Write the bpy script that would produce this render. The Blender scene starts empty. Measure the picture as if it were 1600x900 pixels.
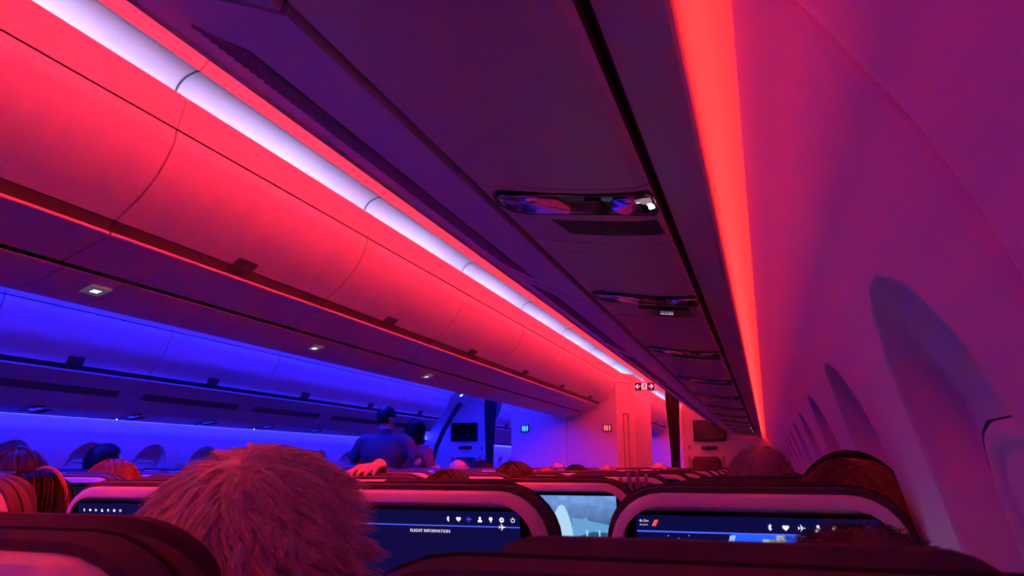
import bpy, bmesh, math, random
from mathutils import Vector, Matrix
random.seed(7)
S = bpy.context.scene
COL = S.collection
R_ = math.radians

# ------------------------------------------------------------------ camera
CAM = Vector((2.42, 0.0, 1.22))
FPX, VX, VY = 1150.0, 400.0, 277.0           # focal length and cabin-axis vanishing point, px of a 1600x900 frame
pitch = math.atan(VY / FPX)
yaw = math.atan(VX / FPX * math.cos(pitch))
F = Vector((-math.sin(yaw) * math.cos(pitch), math.cos(yaw) * math.cos(pitch), math.sin(pitch)))
Rt = Vector((math.cos(yaw), math.sin(yaw), 0))
U = Rt.cross(F)
cd = bpy.data.cameras.new('camera')
cam = bpy.data.objects.new('camera', cd)
COL.objects.link(cam)
cam.matrix_world = Matrix(((Rt.x, U.x, -F.x, CAM.x), (Rt.y, U.y, -F.y, CAM.y), (Rt.z, U.z, -F.z, CAM.z), (0, 0, 0, 1)))
cd.sensor_width = 36.0
cd.lens = FPX / 1600 * 36.0
cd.clip_start = 0.02
cd.dof.use_dof = True
cd.dof.focus_distance = 1.8
cd.dof.aperture_fstop = 14.0
S.camera = cam

# ------------------------------------------------------------------ world, exposure, cabin lighting
w = bpy.data.worlds.new('world')
S.world = w
w.use_nodes = True
w.node_tree.nodes['Background'].inputs[0].default_value = (0.10, 0.02, 0.12, 1)
w.node_tree.nodes['Background'].inputs[1].default_value = 0.05
S.view_settings.view_transform = 'Standard'
S.view_settings.look = 'None'
S.view_settings.gamma = 1.0
S.view_settings.exposure = 0.2
S.view_settings.use_curve_mapping = False
S.cycles.max_bounces = 16
S.cycles.diffuse_bounces = 10

YR, YF = -2.4, 16.5                           # rear and front end of the built cabin
RED = (1.0, 0.020, 0.034)
BLUE = (0.012, 0.012, 1.0)
LAV = (0.02, 0.50, 1.0)


def strip_light(name, x, z, aim, color, power, width=0.03, spread=180, y0=YR, y1=YF):
    """a long LED strip lamp lying along the cabin; aim = (dx, dz) direction it faces"""
    l = bpy.data.lights.new(name, 'AREA')
    l.shape = 'RECTANGLE'
    l.size = y1 - y0
    l.size_y = width
    l.energy = power
    l.color = color
    l.spread = R_(spread)
    o = bpy.data.objects.new(name, l)
    COL.objects.link(o)
    d = Vector((aim[0], 0, aim[1])).normalized()
    xa = Vector((0, 1, 0))
    za = -d
    ya = za.cross(xa)
    o.matrix_world = Matrix(((xa.x, ya.x, za.x, x), (xa.y, ya.y, za.y, (y0 + y1) / 2), (xa.z, ya.z, za.z, z), (0, 0, 0, 1)))
    return o


strip_light('led_aisle_red', 1.575, 2.395, (-0.5, 0.87), RED, 570, 0.03, 118)
strip_light('led_cove_lavender', 0.640, 2.416, (-0.64, 0.77), LAV, 27, 0.02, 150)
strip_light('led_wall_red', 2.342, 1.620, (1.0, -0.38), (1.0, 0.018, 0.020), 29, 0.046)
strip_light('led_aisle_blue', -1.575, 2.395, (0.5, 0.87), BLUE, 1500, 0.03, 118)
strip_light('led_cove_blue', -0.640, 2.416, (0.64, 0.77), BLUE, 120, 0.02, 150)
strip_light('led_wall_blue', -2.342, 1.620, (-1.0, -0.38), BLUE, 300, 0.046)

# ------------------------------------------------------------------ materials
MATS = {}


def mat(name, col, rough=0.5, spec=0.5, metal=0.0, bump=0.0, bscale=400.0, var=0.0, vscale=6.0, emit=None, estr=0.0, coat=0.0, trans=0.0):
    m = bpy.data.materials.new(name)
    m.use_nodes = True
    nt = m.node_tree
    b = nt.nodes['Principled BSDF']
    b.inputs['Base Color'].default_value = (*col, 1)
    b.inputs['Roughness'].default_value = rough
    b.inputs['Specular IOR Level'].default_value = spec
    b.inputs['Metallic'].default_value = metal
    b.inputs['Coat Weight'].default_value = coat
    b.inputs['Transmission Weight'].default_value = trans
    if emit:
        b.inputs['Emission Color'].default_value = (*emit, 1)
        b.inputs['Emission Strength'].default_value = estr
    tc = nt.nodes.new('ShaderNodeTexCoord')
    if var > 0:
        n = nt.nodes.new('ShaderNodeTexNoise')
        n.inputs['Scale'].default_value = vscale
        n.inputs['Detail'].default_value = 4
        nt.links.new(tc.outputs['Object'], n.inputs['Vector'])
        mx = nt.nodes.new('ShaderNodeMix')
        mx.data_type = 'RGBA'
        mx.inputs[6].default_value = (*[c * (1 - var) for c in col], 1)
        mx.inputs[7].default_value = (*[min(1, c * (1 + var)) for c in col], 1)
        nt.links.new(n.outputs['Fac'], mx.inputs[0])
        nt.links.new(mx.outputs[2], b.inputs['Base Color'])
    if bump > 0:
        n2 = nt.nodes.new('ShaderNodeTexNoise')
        n2.inputs['Scale'].default_value = bscale
        n2.inputs['Detail'].default_value = 2
        nt.links.new(tc.outputs['Object'], n2.inputs['Vector'])
        bp = nt.nodes.new('ShaderNodeBump')
        bp.inputs['Strength'].default_value = bump
        bp.inputs['Distance'].default_value = 0.002
        nt.links.new(n2.outputs['Fac'], bp.inputs['Height'])
        nt.links.new(bp.outputs['Normal'], b.inputs['Normal'])
    MATS[name] = m
    return m


mat('panel', (0.72, 0.70, 0.70), 0.45, bump=0.12, bscale=500, var=0.03)
mat('wall_panel', (0.80, 0.77, 0.77), 0.6, bump=0.15, bscale=600, var=0.03)
mat('bin_door', (0.74, 0.71, 0.70), 0.42, bump=0.10, bscale=450, var=0.03)
mat('underside', (0.66, 0.60, 0.60), 0.42, bump=0.10, bscale=450, var=0.04)
mat('dark_gap', (0.03, 0.025, 0.03), 0.7)
mat('vent_slat', (0.26, 0.22, 0.23), 0.5)
mat('lip_grip', (0.05, 0.042, 0.05), 0.5)
mat('vent_back', (0.10, 0.085, 0.09), 0.7)
mat('ceiling_white', (0.86, 0.84, 0.84), 0.55, bump=0.08, bscale=500)
mat('cove_tray', (0.42, 0.44, 0.48), 0.55)
mat('cove_white', (0.85, 0.84, 0.86), 0.55)
mat('shell', (0.80, 0.77, 0.77), 0.33, bump=0.04, bscale=900, var=0.02)
mat('cover', (0.085, 0.065, 0.08), 0.85, spec=0.2, bump=0.6, bscale=900, var=0.25, vscale=40)
mat('cover_pipe', (0.02, 0.018, 0.022), 0.8, spec=0.2)
mat('black_gloss', (0.006, 0.006, 0.008), 0.12)
mat('black_matte', (0.012, 0.011, 0.013), 0.7)
mat('metal', (0.35, 0.35, 0.37), 0.3, metal=1.0)
mat('chrome', (0.75, 0.75, 0.78), 0.10, metal=1.0)
mat('carpet', (0.03, 0.03, 0.045), 0.95, bump=0.8, bscale=300, var=0.3, vscale=60)
mat('curtain', (0.012, 0.011, 0.016), 0.9, spec=0.1, bump=0.3, bscale=300)
mat('lamp_white', (0.9, 0.9, 0.9), 0.4, emit=(1.0, 0.96, 0.9), estr=1.6)
mat('lamp_soft', (0.8, 0.78, 0.76), 0.4, emit=(1.0, 0.92, 0.9), estr=0.18)
mat('lens', (0.25, 0.25, 0.28), 0.06, spec=0.8, coat=1.0)
mat('sign_white', (0.9, 0.8, 0.85), 0.5, emit=(1, 0.55, 0.68), estr=0.55)
mat('sign_cyan', (0.2, 0.6, 0.9), 0.5, emit=(0.12, 0.55, 1.0), estr=1.2)
mat('sign_red', (0.9, 0.2, 0.2), 0.5, emit=(1.0, 0.16, 0.2), estr=1.1)
mat('plate_grey', (0.45, 0.47, 0.52), 0.5, emit=(0.45, 0.48, 0.62), estr=0.08)
mat('print_dark', (0.05, 0.03, 0.05), 0.7)
mat('screen_navy', (0.002, 0.002, 0.01), 0.3, spec=0.15, emit=(0.003, 0.003, 0.045), estr=1.0)
mat('screen_dim', (0.002, 0.002, 0.01), 0.3, spec=0.15, emit=(0.004, 0.006, 0.03), estr=0.6)
mat('screen_cyan', (0.05, 0.1, 0.15), 0.2, emit=(0.12, 0.38, 0.75), estr=1.0)
mat('screen_blue', (0.01, 0.02, 0.2), 0.2, emit=(0.015, 0.10, 0.92), estr=1.0)
mat('screen_line', (0.1, 0.1, 0.5), 0.2, emit=(0.06, 0.12, 1.0), estr=1.1)
mat('screen_glow', (0.2, 0.3, 0.5), 0.2, emit=(0.25, 0.5, 1.0), estr=0.9)
mat('icon_white', (0.6, 0.6, 0.6), 0.3, emit=(0.85, 0.88, 1.0), estr=0.95)
mat('icon_blue', (0.05, 0.05, 0.5), 0.3, emit=(0.04, 0.06, 0.9), estr=1.0)
mat('icon_red', (0.6, 0.05, 0.05), 0.3, emit=(1.0, 0.08, 0.06), estr=0.95)
mat('tail_pale', (0.3, 0.5, 0.6), 0.3, emit=(0.33, 0.66, 0.86), estr=0.9)
mat('tail_mid', (0.1, 0.3, 0.5), 0.3, emit=(0.10, 0.34, 0.62), estr=0.9)
mat('skin', (0.66, 0.43, 0.34), 0.5, var=0.06, vscale=20)
mat('eye', (0.5, 0.5, 0.5), 0.2)
mat('shirt_dark', (0.05, 0.045, 0.06), 0.9, bump=0.5, bscale=300)
mat('shirt_grey', (0.04, 0.04, 0.05), 0.9, bump=0.5, bscale=300)
mat('shirt_maroon', (0.20, 0.05, 0.05), 0.9, bump=0.5, bscale=300)
mat('trousers', (0.03, 0.03, 0.05), 0.9)
mat('hair_grey', (0.74, 0.63, 0.59), 0.45, spec=0.5, var=0.55, vscale=150)
mat('hair_brown', (0.075, 0.035, 0.022), 0.5, spec=0.3, var=0.35, vscale=60)
mat('hair_auburn', (0.34, 0.13, 0.06), 0.45, spec=0.35, var=0.4, vscale=60)
mat('hair_dark', (0.012, 0.010, 0.010), 0.5, spec=0.25, var=0.3, vscale=60)
mat('hair_salt', (0.40, 0.28, 0.25), 0.5, spec=0.4, var=0.35, vscale=60)
mat('hair_blond', (0.62, 0.45, 0.36), 0.5, spec=0.4, var=0.2, vscale=60)
mat('headband', (0.20, 0.13, 0.09), 0.7)


def screen_map_mat():
    """moving-map print: blue sea with pale grey land"""
    m = bpy.data.materials.new('screen_map')
    m.use_nodes = True
    nt = m.node_tree
    b = nt.nodes['Principled BSDF']
    b.inputs['Base Color'].default_value = (0.01, 0.01, 0.02, 1)
    tc = nt.nodes.new('ShaderNodeTexCoord')
    n = nt.nodes.new('ShaderNodeTexNoise')
    n.inputs['Scale'].default_value = 26
    n.inputs['Detail'].default_value = 8
    n.inputs['Roughness'].default_value = 0.65
    nt.links.new(tc.outputs['Object'], n.inputs['Vector'])
    r = nt.nodes.new('ShaderNodeValToRGB')
    r.color_ramp.interpolation = 'LINEAR'
    e = r.color_ramp.elements
    e[0].position = 0.43
    e[0].color = (0.008, 0.06, 0.75, 1)
    e[1].position = 0.455
    e[1].color = (0.10, 0.11, 0.13, 1)
    x = e.new(0.56)
    x.color = (0.55, 0.58, 0.62, 1)
    nt.links.new(n.outputs['Fac'], r.inputs['Fac'])
    nt.links.new(r.outputs['Color'], b.inputs['Emission Color'])
    b.inputs['Emission Strength'].default_value = 0.9
    MATS['screen_map'] = m


def screen_sea_mat():
    """tail camera picture: blue-grey sea, paler to the top"""
    m = bpy.data.materials.new('screen_sea')
    m.use_nodes = True
    nt = m.node_tree
    b = nt.nodes['Principled BSDF']
    b.inputs['Base Color'].default_value = (0.01, 0.02, 0.03, 1)
    tc = nt.nodes.new('ShaderNodeTexCoord')
    n = nt.nodes.new('ShaderNodeTexNoise')
    n.inputs['Scale'].default_value = 55
    n.inputs['Detail'].default_value = 6
    nt.links.new(tc.outputs['Object'], n.inputs['Vector'])
    g = nt.nodes.new('ShaderNodeSeparateXYZ')
    nt.links.new(tc.outputs['Generated'], g.inputs[0])
    r = nt.nodes.new('ShaderNodeValToRGB')
    e = r.color_ramp.elements
    e[0].position = 0.55
    e[0].color = (0.022, 0.075, 0.17, 1)
    e[1].position = 1.0
    e[1].color = (0.15, 0.30, 0.66, 1)
    nt.links.new(g.outputs['Z'], r.inputs['Fac'])
    mx = nt.nodes.new('ShaderNodeMix')
    mx.data_type = 'RGBA'
    mx.blend_type = 'OVERLAY'
    mx.inputs[0].default_value = 0.55
    nt.links.new(r.outputs['Color'], mx.inputs[6])
    nt.links.new(n.outputs['Fac'], mx.inputs[7])
    nt.links.new(mx.outputs[2], b.inputs['Emission Color'])
    b.inputs['Emission Strength'].default_value = 1.0
    MATS['screen_sea'] = m


screen_map_mat()
screen_sea_mat()


# ------------------------------------------------------------------ helpers
def link(name, me, m, parent=None, smooth=False, loc=None):
    if m is not None and not me.materials:
        me.materials.append(MATS[m])
    if smooth:
        for p in me.polygons:
            p.use_smooth = True
    o = bpy.data.objects.new(name, me)
    COL.objects.link(o)
    if parent is not None:
        o.parent = parent
    if loc is not None:
        o.location = loc
    return o


def tag(o, label=None, cat=None, group=None, kind=None):
    if label:
        o['label'] = label
    if cat:
        o['category'] = cat
    if group:
        o['group'] = group
    if kind:
        o['kind'] = kind
    return o


def empty(name, loc=(0, 0, 0)):
    o = bpy.data.objects.new(name, None)
    o.empty_display_size = 0.1
    COL.objects.link(o)
    o.location = loc
    return o


def copy_tree(o, parent=None):
    c = o.copy()
    COL.objects.link(c)
    c.parent = parent
    for ch in o.children:
        copy_tree(ch, c)
    return c


def finish(bm, name):
    bmesh.ops.recalc_face_normals(bm, faces=bm.faces[:])
    me = bpy.data.meshes.new(name)
    bm.to_mesh(me)
    bm.free()
    return me


def prism(name, poly, y0, y1, bevel=0.0):
    """closed polygon of (x,z) extruded along y"""
    bm = bmesh.new()
    a = [bm.verts.new((x, y0, z)) for x, z in poly]
    b = [bm.verts.new((x, y1, z)) for x, z in poly]
    n = len(poly)
    for i in range(n):
        bm.faces.new((a[i], a[(i + 1) % n], b[(i + 1) % n], b[i]))
    bm.faces.new(a)
    bm.faces.new(b[::-1])
    if bevel:
        es = [e for e in bm.edges if e.is_boundary or (len(e.link_faces) == 2 and e.calc_face_angle(0) > 0.6)]
        bmesh.ops.bevel(bm, geom=es, offset=bevel, segments=2, affect='EDGES', clamp_overlap=True)
    return finish(bm, name)


def thick(line, t):
    """open (x,z) polyline to a closed band, thickness t to the left of its direction (negative = right)"""
    n = len(line)
    off = []
    for i in range(n):
        p0 = Vector(line[max(0, i - 1)])
        p1 = Vector(line[min(n - 1, i + 1)])
        d = (p1 - p0).normalized()
        off.append((line[i][0] - d.y * t, line[i][1] + d.x * t))
    return list(line) + off[::-1]


def mir(line, s):
    return [(x * s, z) for x, z in line]


def smooth_line(pts, n):
    """Catmull-Rom through pts, n steps a span"""
    out = []
    P = [Vector(p) for p in pts]
    for i in range(len(P) - 1):
        p0, p1, p2, p3 = P[max(0, i - 1)], P[i], P[i + 1], P[min(len(P) - 1, i + 2)]
        for k in range(n):
            t = k / n
            v = 0.5 * ((2 * p1) + (p2 - p0) * t + (2 * p0 - 5 * p1 + 4 * p2 - p3) * t * t + (3 * p1 - p0 - 3 * p2 + p3) * t ** 3)
            out.append(tuple(v))
    out.append(tuple(P[-1]))
    return out


def box_bm(bm, c, s, rot=None):
    m = Matrix.Translation(c)
    if rot:
        m = m @ rot
    m = m @ Matrix.Diagonal((*s, 1))
    bmesh.ops.create_cube(bm, size=1, matrix=m)


def box(name, c, s, bevel=0.0, seg=2, rot=None):
    bm = bmesh.new()
    box_bm(bm, c, s, rot)
    if bevel:
        bmesh.ops.bevel(bm, geom=bm.edges[:], offset=bevel, segments=seg, affect='EDGES', clamp_overlap=True)
    return finish(bm, name)


def rrect(hw, z0, z1, r, n=7, r2=None):
    """rounded rectangle outline in (x,z): half width hw, bottom z0, top z1, top corner radius r, bottom r2"""
    r2 = r if r2 is None else r2
    pts = []
    for cx, cz, a0, rr in ((hw - r, z1 - r, 0, r), (-hw + r, z1 - r, 90, r), (-hw + r2, z0 + r2, 180, r2), (hw - r2, z0 + r2, 270, r2)):
        for k in range(n + 1):
            a = R_(a0 + 90 * k / n)
            pts.append((cx + rr * math.cos(a), cz + rr * math.sin(a)))
    return pts


def loft(name, rings, cap0=True, cap1=True):
    """rings: lists of 3D points of equal count"""
    bm = bmesh.new()
    V = [[bm.verts.new(p) for p in r] for r in rings]
    n = len(rings[0])
    for a, b in zip(V[:-1], V[1:]):
        for i in range(n):
            bm.faces.new((a[i], a[(i + 1) % n], b[(i + 1) % n], b[i]))
    if cap0:
        bm.faces.new(V[0])
    if cap1:
        bm.faces.new(V[-1][::-1])
    return finish(bm, name)


def flat_poly(name, polys, y, t=0.0004):
    """flat print: list of (x,z) polygons standing in the x-z plane at y, thickness t towards -y"""
    bm = bmesh.new()
    for poly in polys:
        a = [bm.verts.new((x, y, z)) for x, z in poly]
        b = [bm.verts.new((x, y - t, z)) for x, z in poly]
        n = len(poly)
        bm.faces.new(a)
        bm.faces.new(b[::-1])
        for i in range(n):
            bm.faces.new((a[i], a[(i + 1) % n], b[(i + 1) % n], b[i]))
    return finish(bm, name)


def circ(cx, cz, r, n=16, a0=0, a1=360):
    return [(cx + r * math.cos(R_(a0 + (a1 - a0) * k / n)), cz + r * math.sin(R_(a0 + (a1 - a0) * k / n))) for k in range(n if a1 - a0 == 360 else n + 1)]


def bar(x0, z0, x1, z1, w):
    d = Vector((x1 - x0, z1 - z0)).normalized()
    nx, nz = -d.y * w / 2, d.x * w / 2
    return [(x0 + nx, z0 + nz), (x1 + nx, z1 + nz), (x1 - nx, z1 - nz), (x0 - nx, z0 - nz)]


def text_mesh(name, s, size, align='LEFT'):
    c = bpy.data.curves.new(name, 'FONT')
    c.body = s
    c.size = size
    c.align_x = align
    c.resolution_u = 2
    c.extrude = 0.0003
    o = bpy.data.objects.new(name, c)
    COL.objects.link(o)
    dg = bpy.context.evaluated_depsgraph_get()
    me = bpy.data.meshes.new_from_object(o.evaluated_get(dg))
    bpy.data.objects.remove(o)
    me.transform(Matrix.Rotation(R_(90), 4, 'X'))     # stands in x-z, faces -y
    me.materials.clear()
    return me


ORD = ['first', 'second', 'third', 'fourth', 'fifth', 'sixth', 'seventh', 'eighth', 'ninth', 'tenth', 'eleventh', 'twelfth', 'thirteenth', 'fourteenth', 'fifteenth', 'sixteenth', 'seventeenth', 'eighteenth']

# ------------------------------------------------------------------ sidewall
WZ = [1.563, 1.528, 1.499, 1.464, 1.435, 1.401, 1.361, 1.338, 1.305, 1.22, 1.10, 0.92, 0.70, 0.45, 0.20, 0.0]
WX = [2.420, 2.450, 2.470, 2.491, 2.509, 2.526, 2.544, 2.552, 2.564, 2.590, 2.618, 2.650, 2.680, 2.690, 2.670, 2.640]


def wall_x(z):
    for i in range(len(WZ) - 1):
        if WZ[i] >= z >= WZ[i + 1]:
            t = (WZ[i] - z) / (WZ[i] - WZ[i + 1])
            return WX[i] * (1 - t) + WX[i + 1] * t
    return WX[0] if z > WZ[0] else WX[-1]


PROFILE = smooth_line(list(zip(WX, WZ)), 8)
ZTIP, ZMID, ZLOW, ZBOT = 1.222 + 0.168, 1.21, 0.86, 0.70
HW = 0.178


def sst(a, b, v):
    t = max(0, min(1, (v - a) / (b - a)))
    return t * t * (3 - 2 * t)


def recess(dy, z):
    """how far the wall is pressed outwards round a window"""
    if z > ZMID:
        q = 1 - ((z - ZMID) / (ZTIP - ZMID)) ** 2
    elif z > ZLOW:
        q = 1.0
    else:
        q = 1 - ((ZLOW - z) / (ZLOW - ZBOT)) ** 2
    if q <= 0:
        return 0.0
    hw = HW * math.sqrt(q)
    e = hw - abs(dy)
    if e <= 0:
        return 0.0
    return 0.052 * sst(0, 0.026, e) * (0.35 + 0.65 * sst(0, 0.11, ZTIP - z))


PW = 1.27


def wall_panel_mesh(s):
    ny = 127
    bm = bmesh.new()
    ys = [0.0035 + (PW - 0.007) * j / ny for j in range(ny + 1)]
    ps = []
    for i in range(len(PROFILE) - 1):
        k = 3 if 1.45 > PROFILE[i][1] > 0.66 and (PROFILE[i][1] - PROFILE[i + 1][1]) > 0.012 else (2 if PROFILE[i][1] - PROFILE[i + 1][1] > 0.015 else 1)
        for q in range(k):
            t = q / k
            ps.append((PROFILE[i][0] * (1 - t) + PROFILE[i + 1][0] * t, PROFILE[i][1] * (1 - t) + PROFILE[i + 1][1] * t))
    ps.append(PROFILE[-1])
    grid = []
    for x, z in ps:
        row = []
        for j, y in enumerate(ys):
            d = max(recess(y - 0.30, z), recess(y - 0.935, z))
            if j in (0, ny):
                d += 0.004
            row.append(bm.verts.new((s * (x + d), y, z)))
        grid.append(row)
    for a, b in zip(grid[:-1], grid[1:]):
        for j in range(ny):
            bm.faces.new((a[j], a[j + 1], b[j + 1], b[j]) if s > 0 else (a[j], b[j], b[j + 1], a[j + 1]))
    # turned-back edges give the panel thickness
    for j in (0, ny):
        prev = None
        for row in grid:
            v = bm.verts.new((row[j].co.x + s * 0.02, row[j].co.y, row[j].co.z))
            if prev:
                bm.faces.new((prev[0], prev[1], v, row[j]))
            prev = (row[j], v)
    return finish(bm, 'sidewall_panel')


def window_parts(s):
    """frame ring, inner ring and closed shade for one window, centred on y = 0"""
    def ring(hw, z0, z1, r, dx):
        return [(s * (wall_x(min(z, 1.25)) + 0.052 + dx), y, z) for y, z in rrect(hw, z0, z1, r, 8)]
    frame = loft('window_frame', [ring(0.142, 0.855, 1.262, 0.085, 0.01), ring(0.142, 0.855, 1.262, 0.085, -0.003), ring(0.138, 0.859, 1.258, 0.082, -0.006),
                                  ring(0.122, 0.875, 1.242, 0.07, -0.005), ring(0.116, 0.881, 1.236, 0.066, 0.004)], False, False)
    inner = loft('window_liner', [ring(0.114, 0.883, 1.234, 0.065, 0.006), ring(0.112, 0.885, 1.232, 0.064, -0.001), ring(0.100, 0.897, 1.220, 0.055, 0.012),
                                  ring(0.098, 0.899, 1.218, 0.054, 0.03)], False, False)
    shade = loft('window_shade', [ring(0.100, 0.897, 1.220, 0.055, 0.034), ring(0.100, 0.897, 1.220, 0.055, 0.026)], True, True)
    groove = loft('window_groove', [ring(0.1475, 0.8495, 1.2675, 0.089, 0.003), ring(0.1475, 0.8495, 1.2675, 0.089, -0.0035), ring(0.1415, 0.8555, 1.2615, 0.085, -0.0035), ring(0.1415, 0.8555, 1.2615, 0.085, 0.003)], False, False)
    return frame, inner, shade, groove


COVE = [(2.424, 1.559), (2.410, 1.592), (2.388, 1.628), (2.360, 1.664), (2.325, 1.690), (2.285, 1.700)]
SEAM_R = 0.47
wn = 0
for s, side, ystart, yend in ((1, 'right', SEAM_R - 2 * PW, 10.63), (-1, 'left', 0.38, 16.5)):
    wall = empty('wall_' + side)
    tag(wall, 'curved %s cabin sidewall of pale panels with window recesses' % side, None, kind='structure')
    pm = wall_panel_mesh(s)
    cm = prism('cove_panel', mir(thick(COVE, -0.006), s), 0.004, PW - 0.004, 0.001)
    parts = window_parts(s)
    back = prism('backing', mir([(x + 0.09, z) for x, z in zip(WX, WZ)] + [(2.9, 0.0), (2.9, 2.65), (1.62, 2.65), (1.64, 2.57), (2.32, 2.55), (2.40, 1.72)], s), YR, YF)
    link('backing', back, 'dark_gap', wall)
    y = ystart
    k = 0
    while y < yend - 0.2:
        o = link('sidewall_panel', pm, 'wall_panel', wall, True, (0, y, 0))
        link('cove_panel', cm, 'panel', wall, False, (0, y, 0))
        for q in (0.30, 0.935):
            wn += 1
            wo = empty('window_%d' % wn, (0, y + q, 0))
            tag(wo, '%s oval cabin window with closed shade along the %s sidewall, counting from the rear' % (ORD[min(2 * k + (q > 0.5), 17)] if 2 * k + (q > 0.5) < 18 else 'far forward', side), None, kind='structure')
            link('window_frame', parts[0], 'wall_panel', wo, True)
            link('window_liner', parts[1], 'panel', wo, True)
            link('window_shade', parts[2], 'panel', wo)
            link('window_groove', parts[3], 'dark_gap', wo)
        y += PW
        k += 1

# ------------------------------------------------------------------ floor, ceiling, end walls
fl = link('floor', box('floor', (0, (YR + YF) / 2, -0.05), (5.5, YF - YR, 0.1)), 'carpet')
tag(fl, 'dark carpeted cabin floor', None, kind='structure')
ceil = empty('ceiling')
tag(ceil, 'flat aisle ceiling of pale panels between the bins', None, kind='structure')
crown = link('crown', box('crown', (0, (YR + YF) / 2, 2.69), (5.4, YF - YR, 0.06)), 'dark_gap', ceil)
for s in (1, -1):
    cl = smooth_line([(0.702, 2.514), (0.770, 2.572), (0.900, 2.618), (1.10, 2.636), (1.30, 2.618), (1.40, 2.580), (1.472, 2.526)], 4)
    y = 1.79 - 4 * PW if s > 0 else 2.92 - 5 * PW
    cmesh = prism('ceiling_panel', mir(thick(cl, 0.01), s), 0.004, PW - 0.004, 0.0015)
    while y < YF - 0.3:
        link('ceiling_panel', cmesh, 'ceiling_white', ceil, False, (0, y, 0))
        y += PW
    oc = smooth_line([(1.62, 2.36), (1.625, 2.43), (1.58, 2.50), (1.475, 2.524)], 4)
    link('outer_cove', prism('outer_cove', mir(thick(oc, -0.01), s), YR, YF), 'cove_white', ceil)
    link('centre_fill', prism('centre_fill', mir([(0.0, 2.44), (0.58, 2.44), (0.58, 2.65), (0.0, 2.65)], s), YR, YF), 'dark_gap', ceil)
wr = link('wall_rear', box('wall_rear', (0, YR - 0.05, 1.3), (5.6, 0.1, 2.7)), 'panel')
tag(wr, 'plain partition closing the cabin behind the seats', None, kind='structure')
wf = link('wall_front', box('wall_front', (0, YF + 0.05, 1.3), (5.6, 0.1, 2.7)), 'panel')
tag(wf, 'plain partition far ahead beyond the galley', None, kind='structure')

# glowing cove panels above the centre bins: concave trays washed by the LED strip at their foot
CV = smooth_line([(0.628, 2.405), (0.606, 2.440), (0.618, 2.480), (0.650, 2.506), (0.700, 2.519)], 4)
for s, colname, y in ((1, 'lavender-lit', 1.79 - 4 * PW), (-1, 'blue-lit', 2.92 - 5 * PW)):
    cm = prism('tray', mir(thick(CV, 0.008 if s > 0 else 0.008), s), 0.002, PW - 0.002, 0.001)
    rim = prism('rim', mir(thick([(x + 0.001, z - 0.001) for x, z in CV[4:]], 0.012), s), -0.004, 0.004)
    k = 0
    while y < YF - 0.3:
        t = empty('cove_light_panel', (0, y, 0))
        link('tray', cm, 'cove_tray', t, True)
        link('rim', rim, 'dark_gap', t)
        tag(t, '%s curved cove panel above the centre bins, %s from the rear' % (colname, ORD[k]), 'cove panel', '%s cove panels' % colname)
        y += PW
        k += 1

# ------------------------------------------------------------------ overhead bins
C_DOOR = smooth_line([(0.632, 2.308), (0.626, 2.262), (0.596, 2.196), (0.556, 2.136), (0.500, 2.078), (0.440, 2.030), (0.418, 2.014)], 5)
C_FASC = smooth_line([(0.662, 2.420), (0.648, 2.370), (0.634, 2.314)], 4)
C_LIP = (0.402, 1.968)
C_UND = smooth_line([(0.398, 1.962), (0.300, 1.928), (0.205, 1.892)], 4)
C_PSU = smooth_line([(0.196, 1.882), (0.110, 1.846), (0.0, 1.826), (-0.110, 1.846), (-0.196, 1.882)], 4)


def o_prof(lip):
    lx, lz = lip
    door = smooth_line([(1.592, 2.160), (1.600, 2.110), (1.625, 2.045), (1.662, 1.968), (lx - 0.022, lz + 0.075), (lx - 0.010, lz + 0.042)], 5)
    fasc = smooth_line([(1.545, 2.370), (1.566, 2.280), (1.590, 2.166)], 4)
    und = smooth_line([(lx + 0.004, lz - 0.004), (lx + 0.16, lz - 0.105), (2.052, 1.600)], 4)
    return door, fasc, und


O_R = ((1.715, 1.786),) + o_prof((1.715, 1.786))
O_L = ((1.762, 1.806),) + o_prof((1.762, 1.806))
O_PSU = smooth_line([(2.066, 1.600), (2.120, 1.588), (2.208, 1.574), (2.285, 1.567), (2.303, 1.572)], 4)
O_EDGE = smooth_line([(2.315, 1.575), (2.345, 1.566), (2.372, 1.563), (2.378, 1.570)], 3)


def lathe_rod(name, x, z, r, y0, y1, n=10):
    rings = []
    for y, rr in ((y0, r * 0.6), (y0 + 0.004, r), (y1 - 0.004, r), (y1, r * 0.6)):
        rings.append([(x + rr * math.cos(2 * math.pi * k / n), y, z + rr * math.sin(2 * math.pi * k / n)) for k in range(n)])
    return loft(name, rings)


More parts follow.
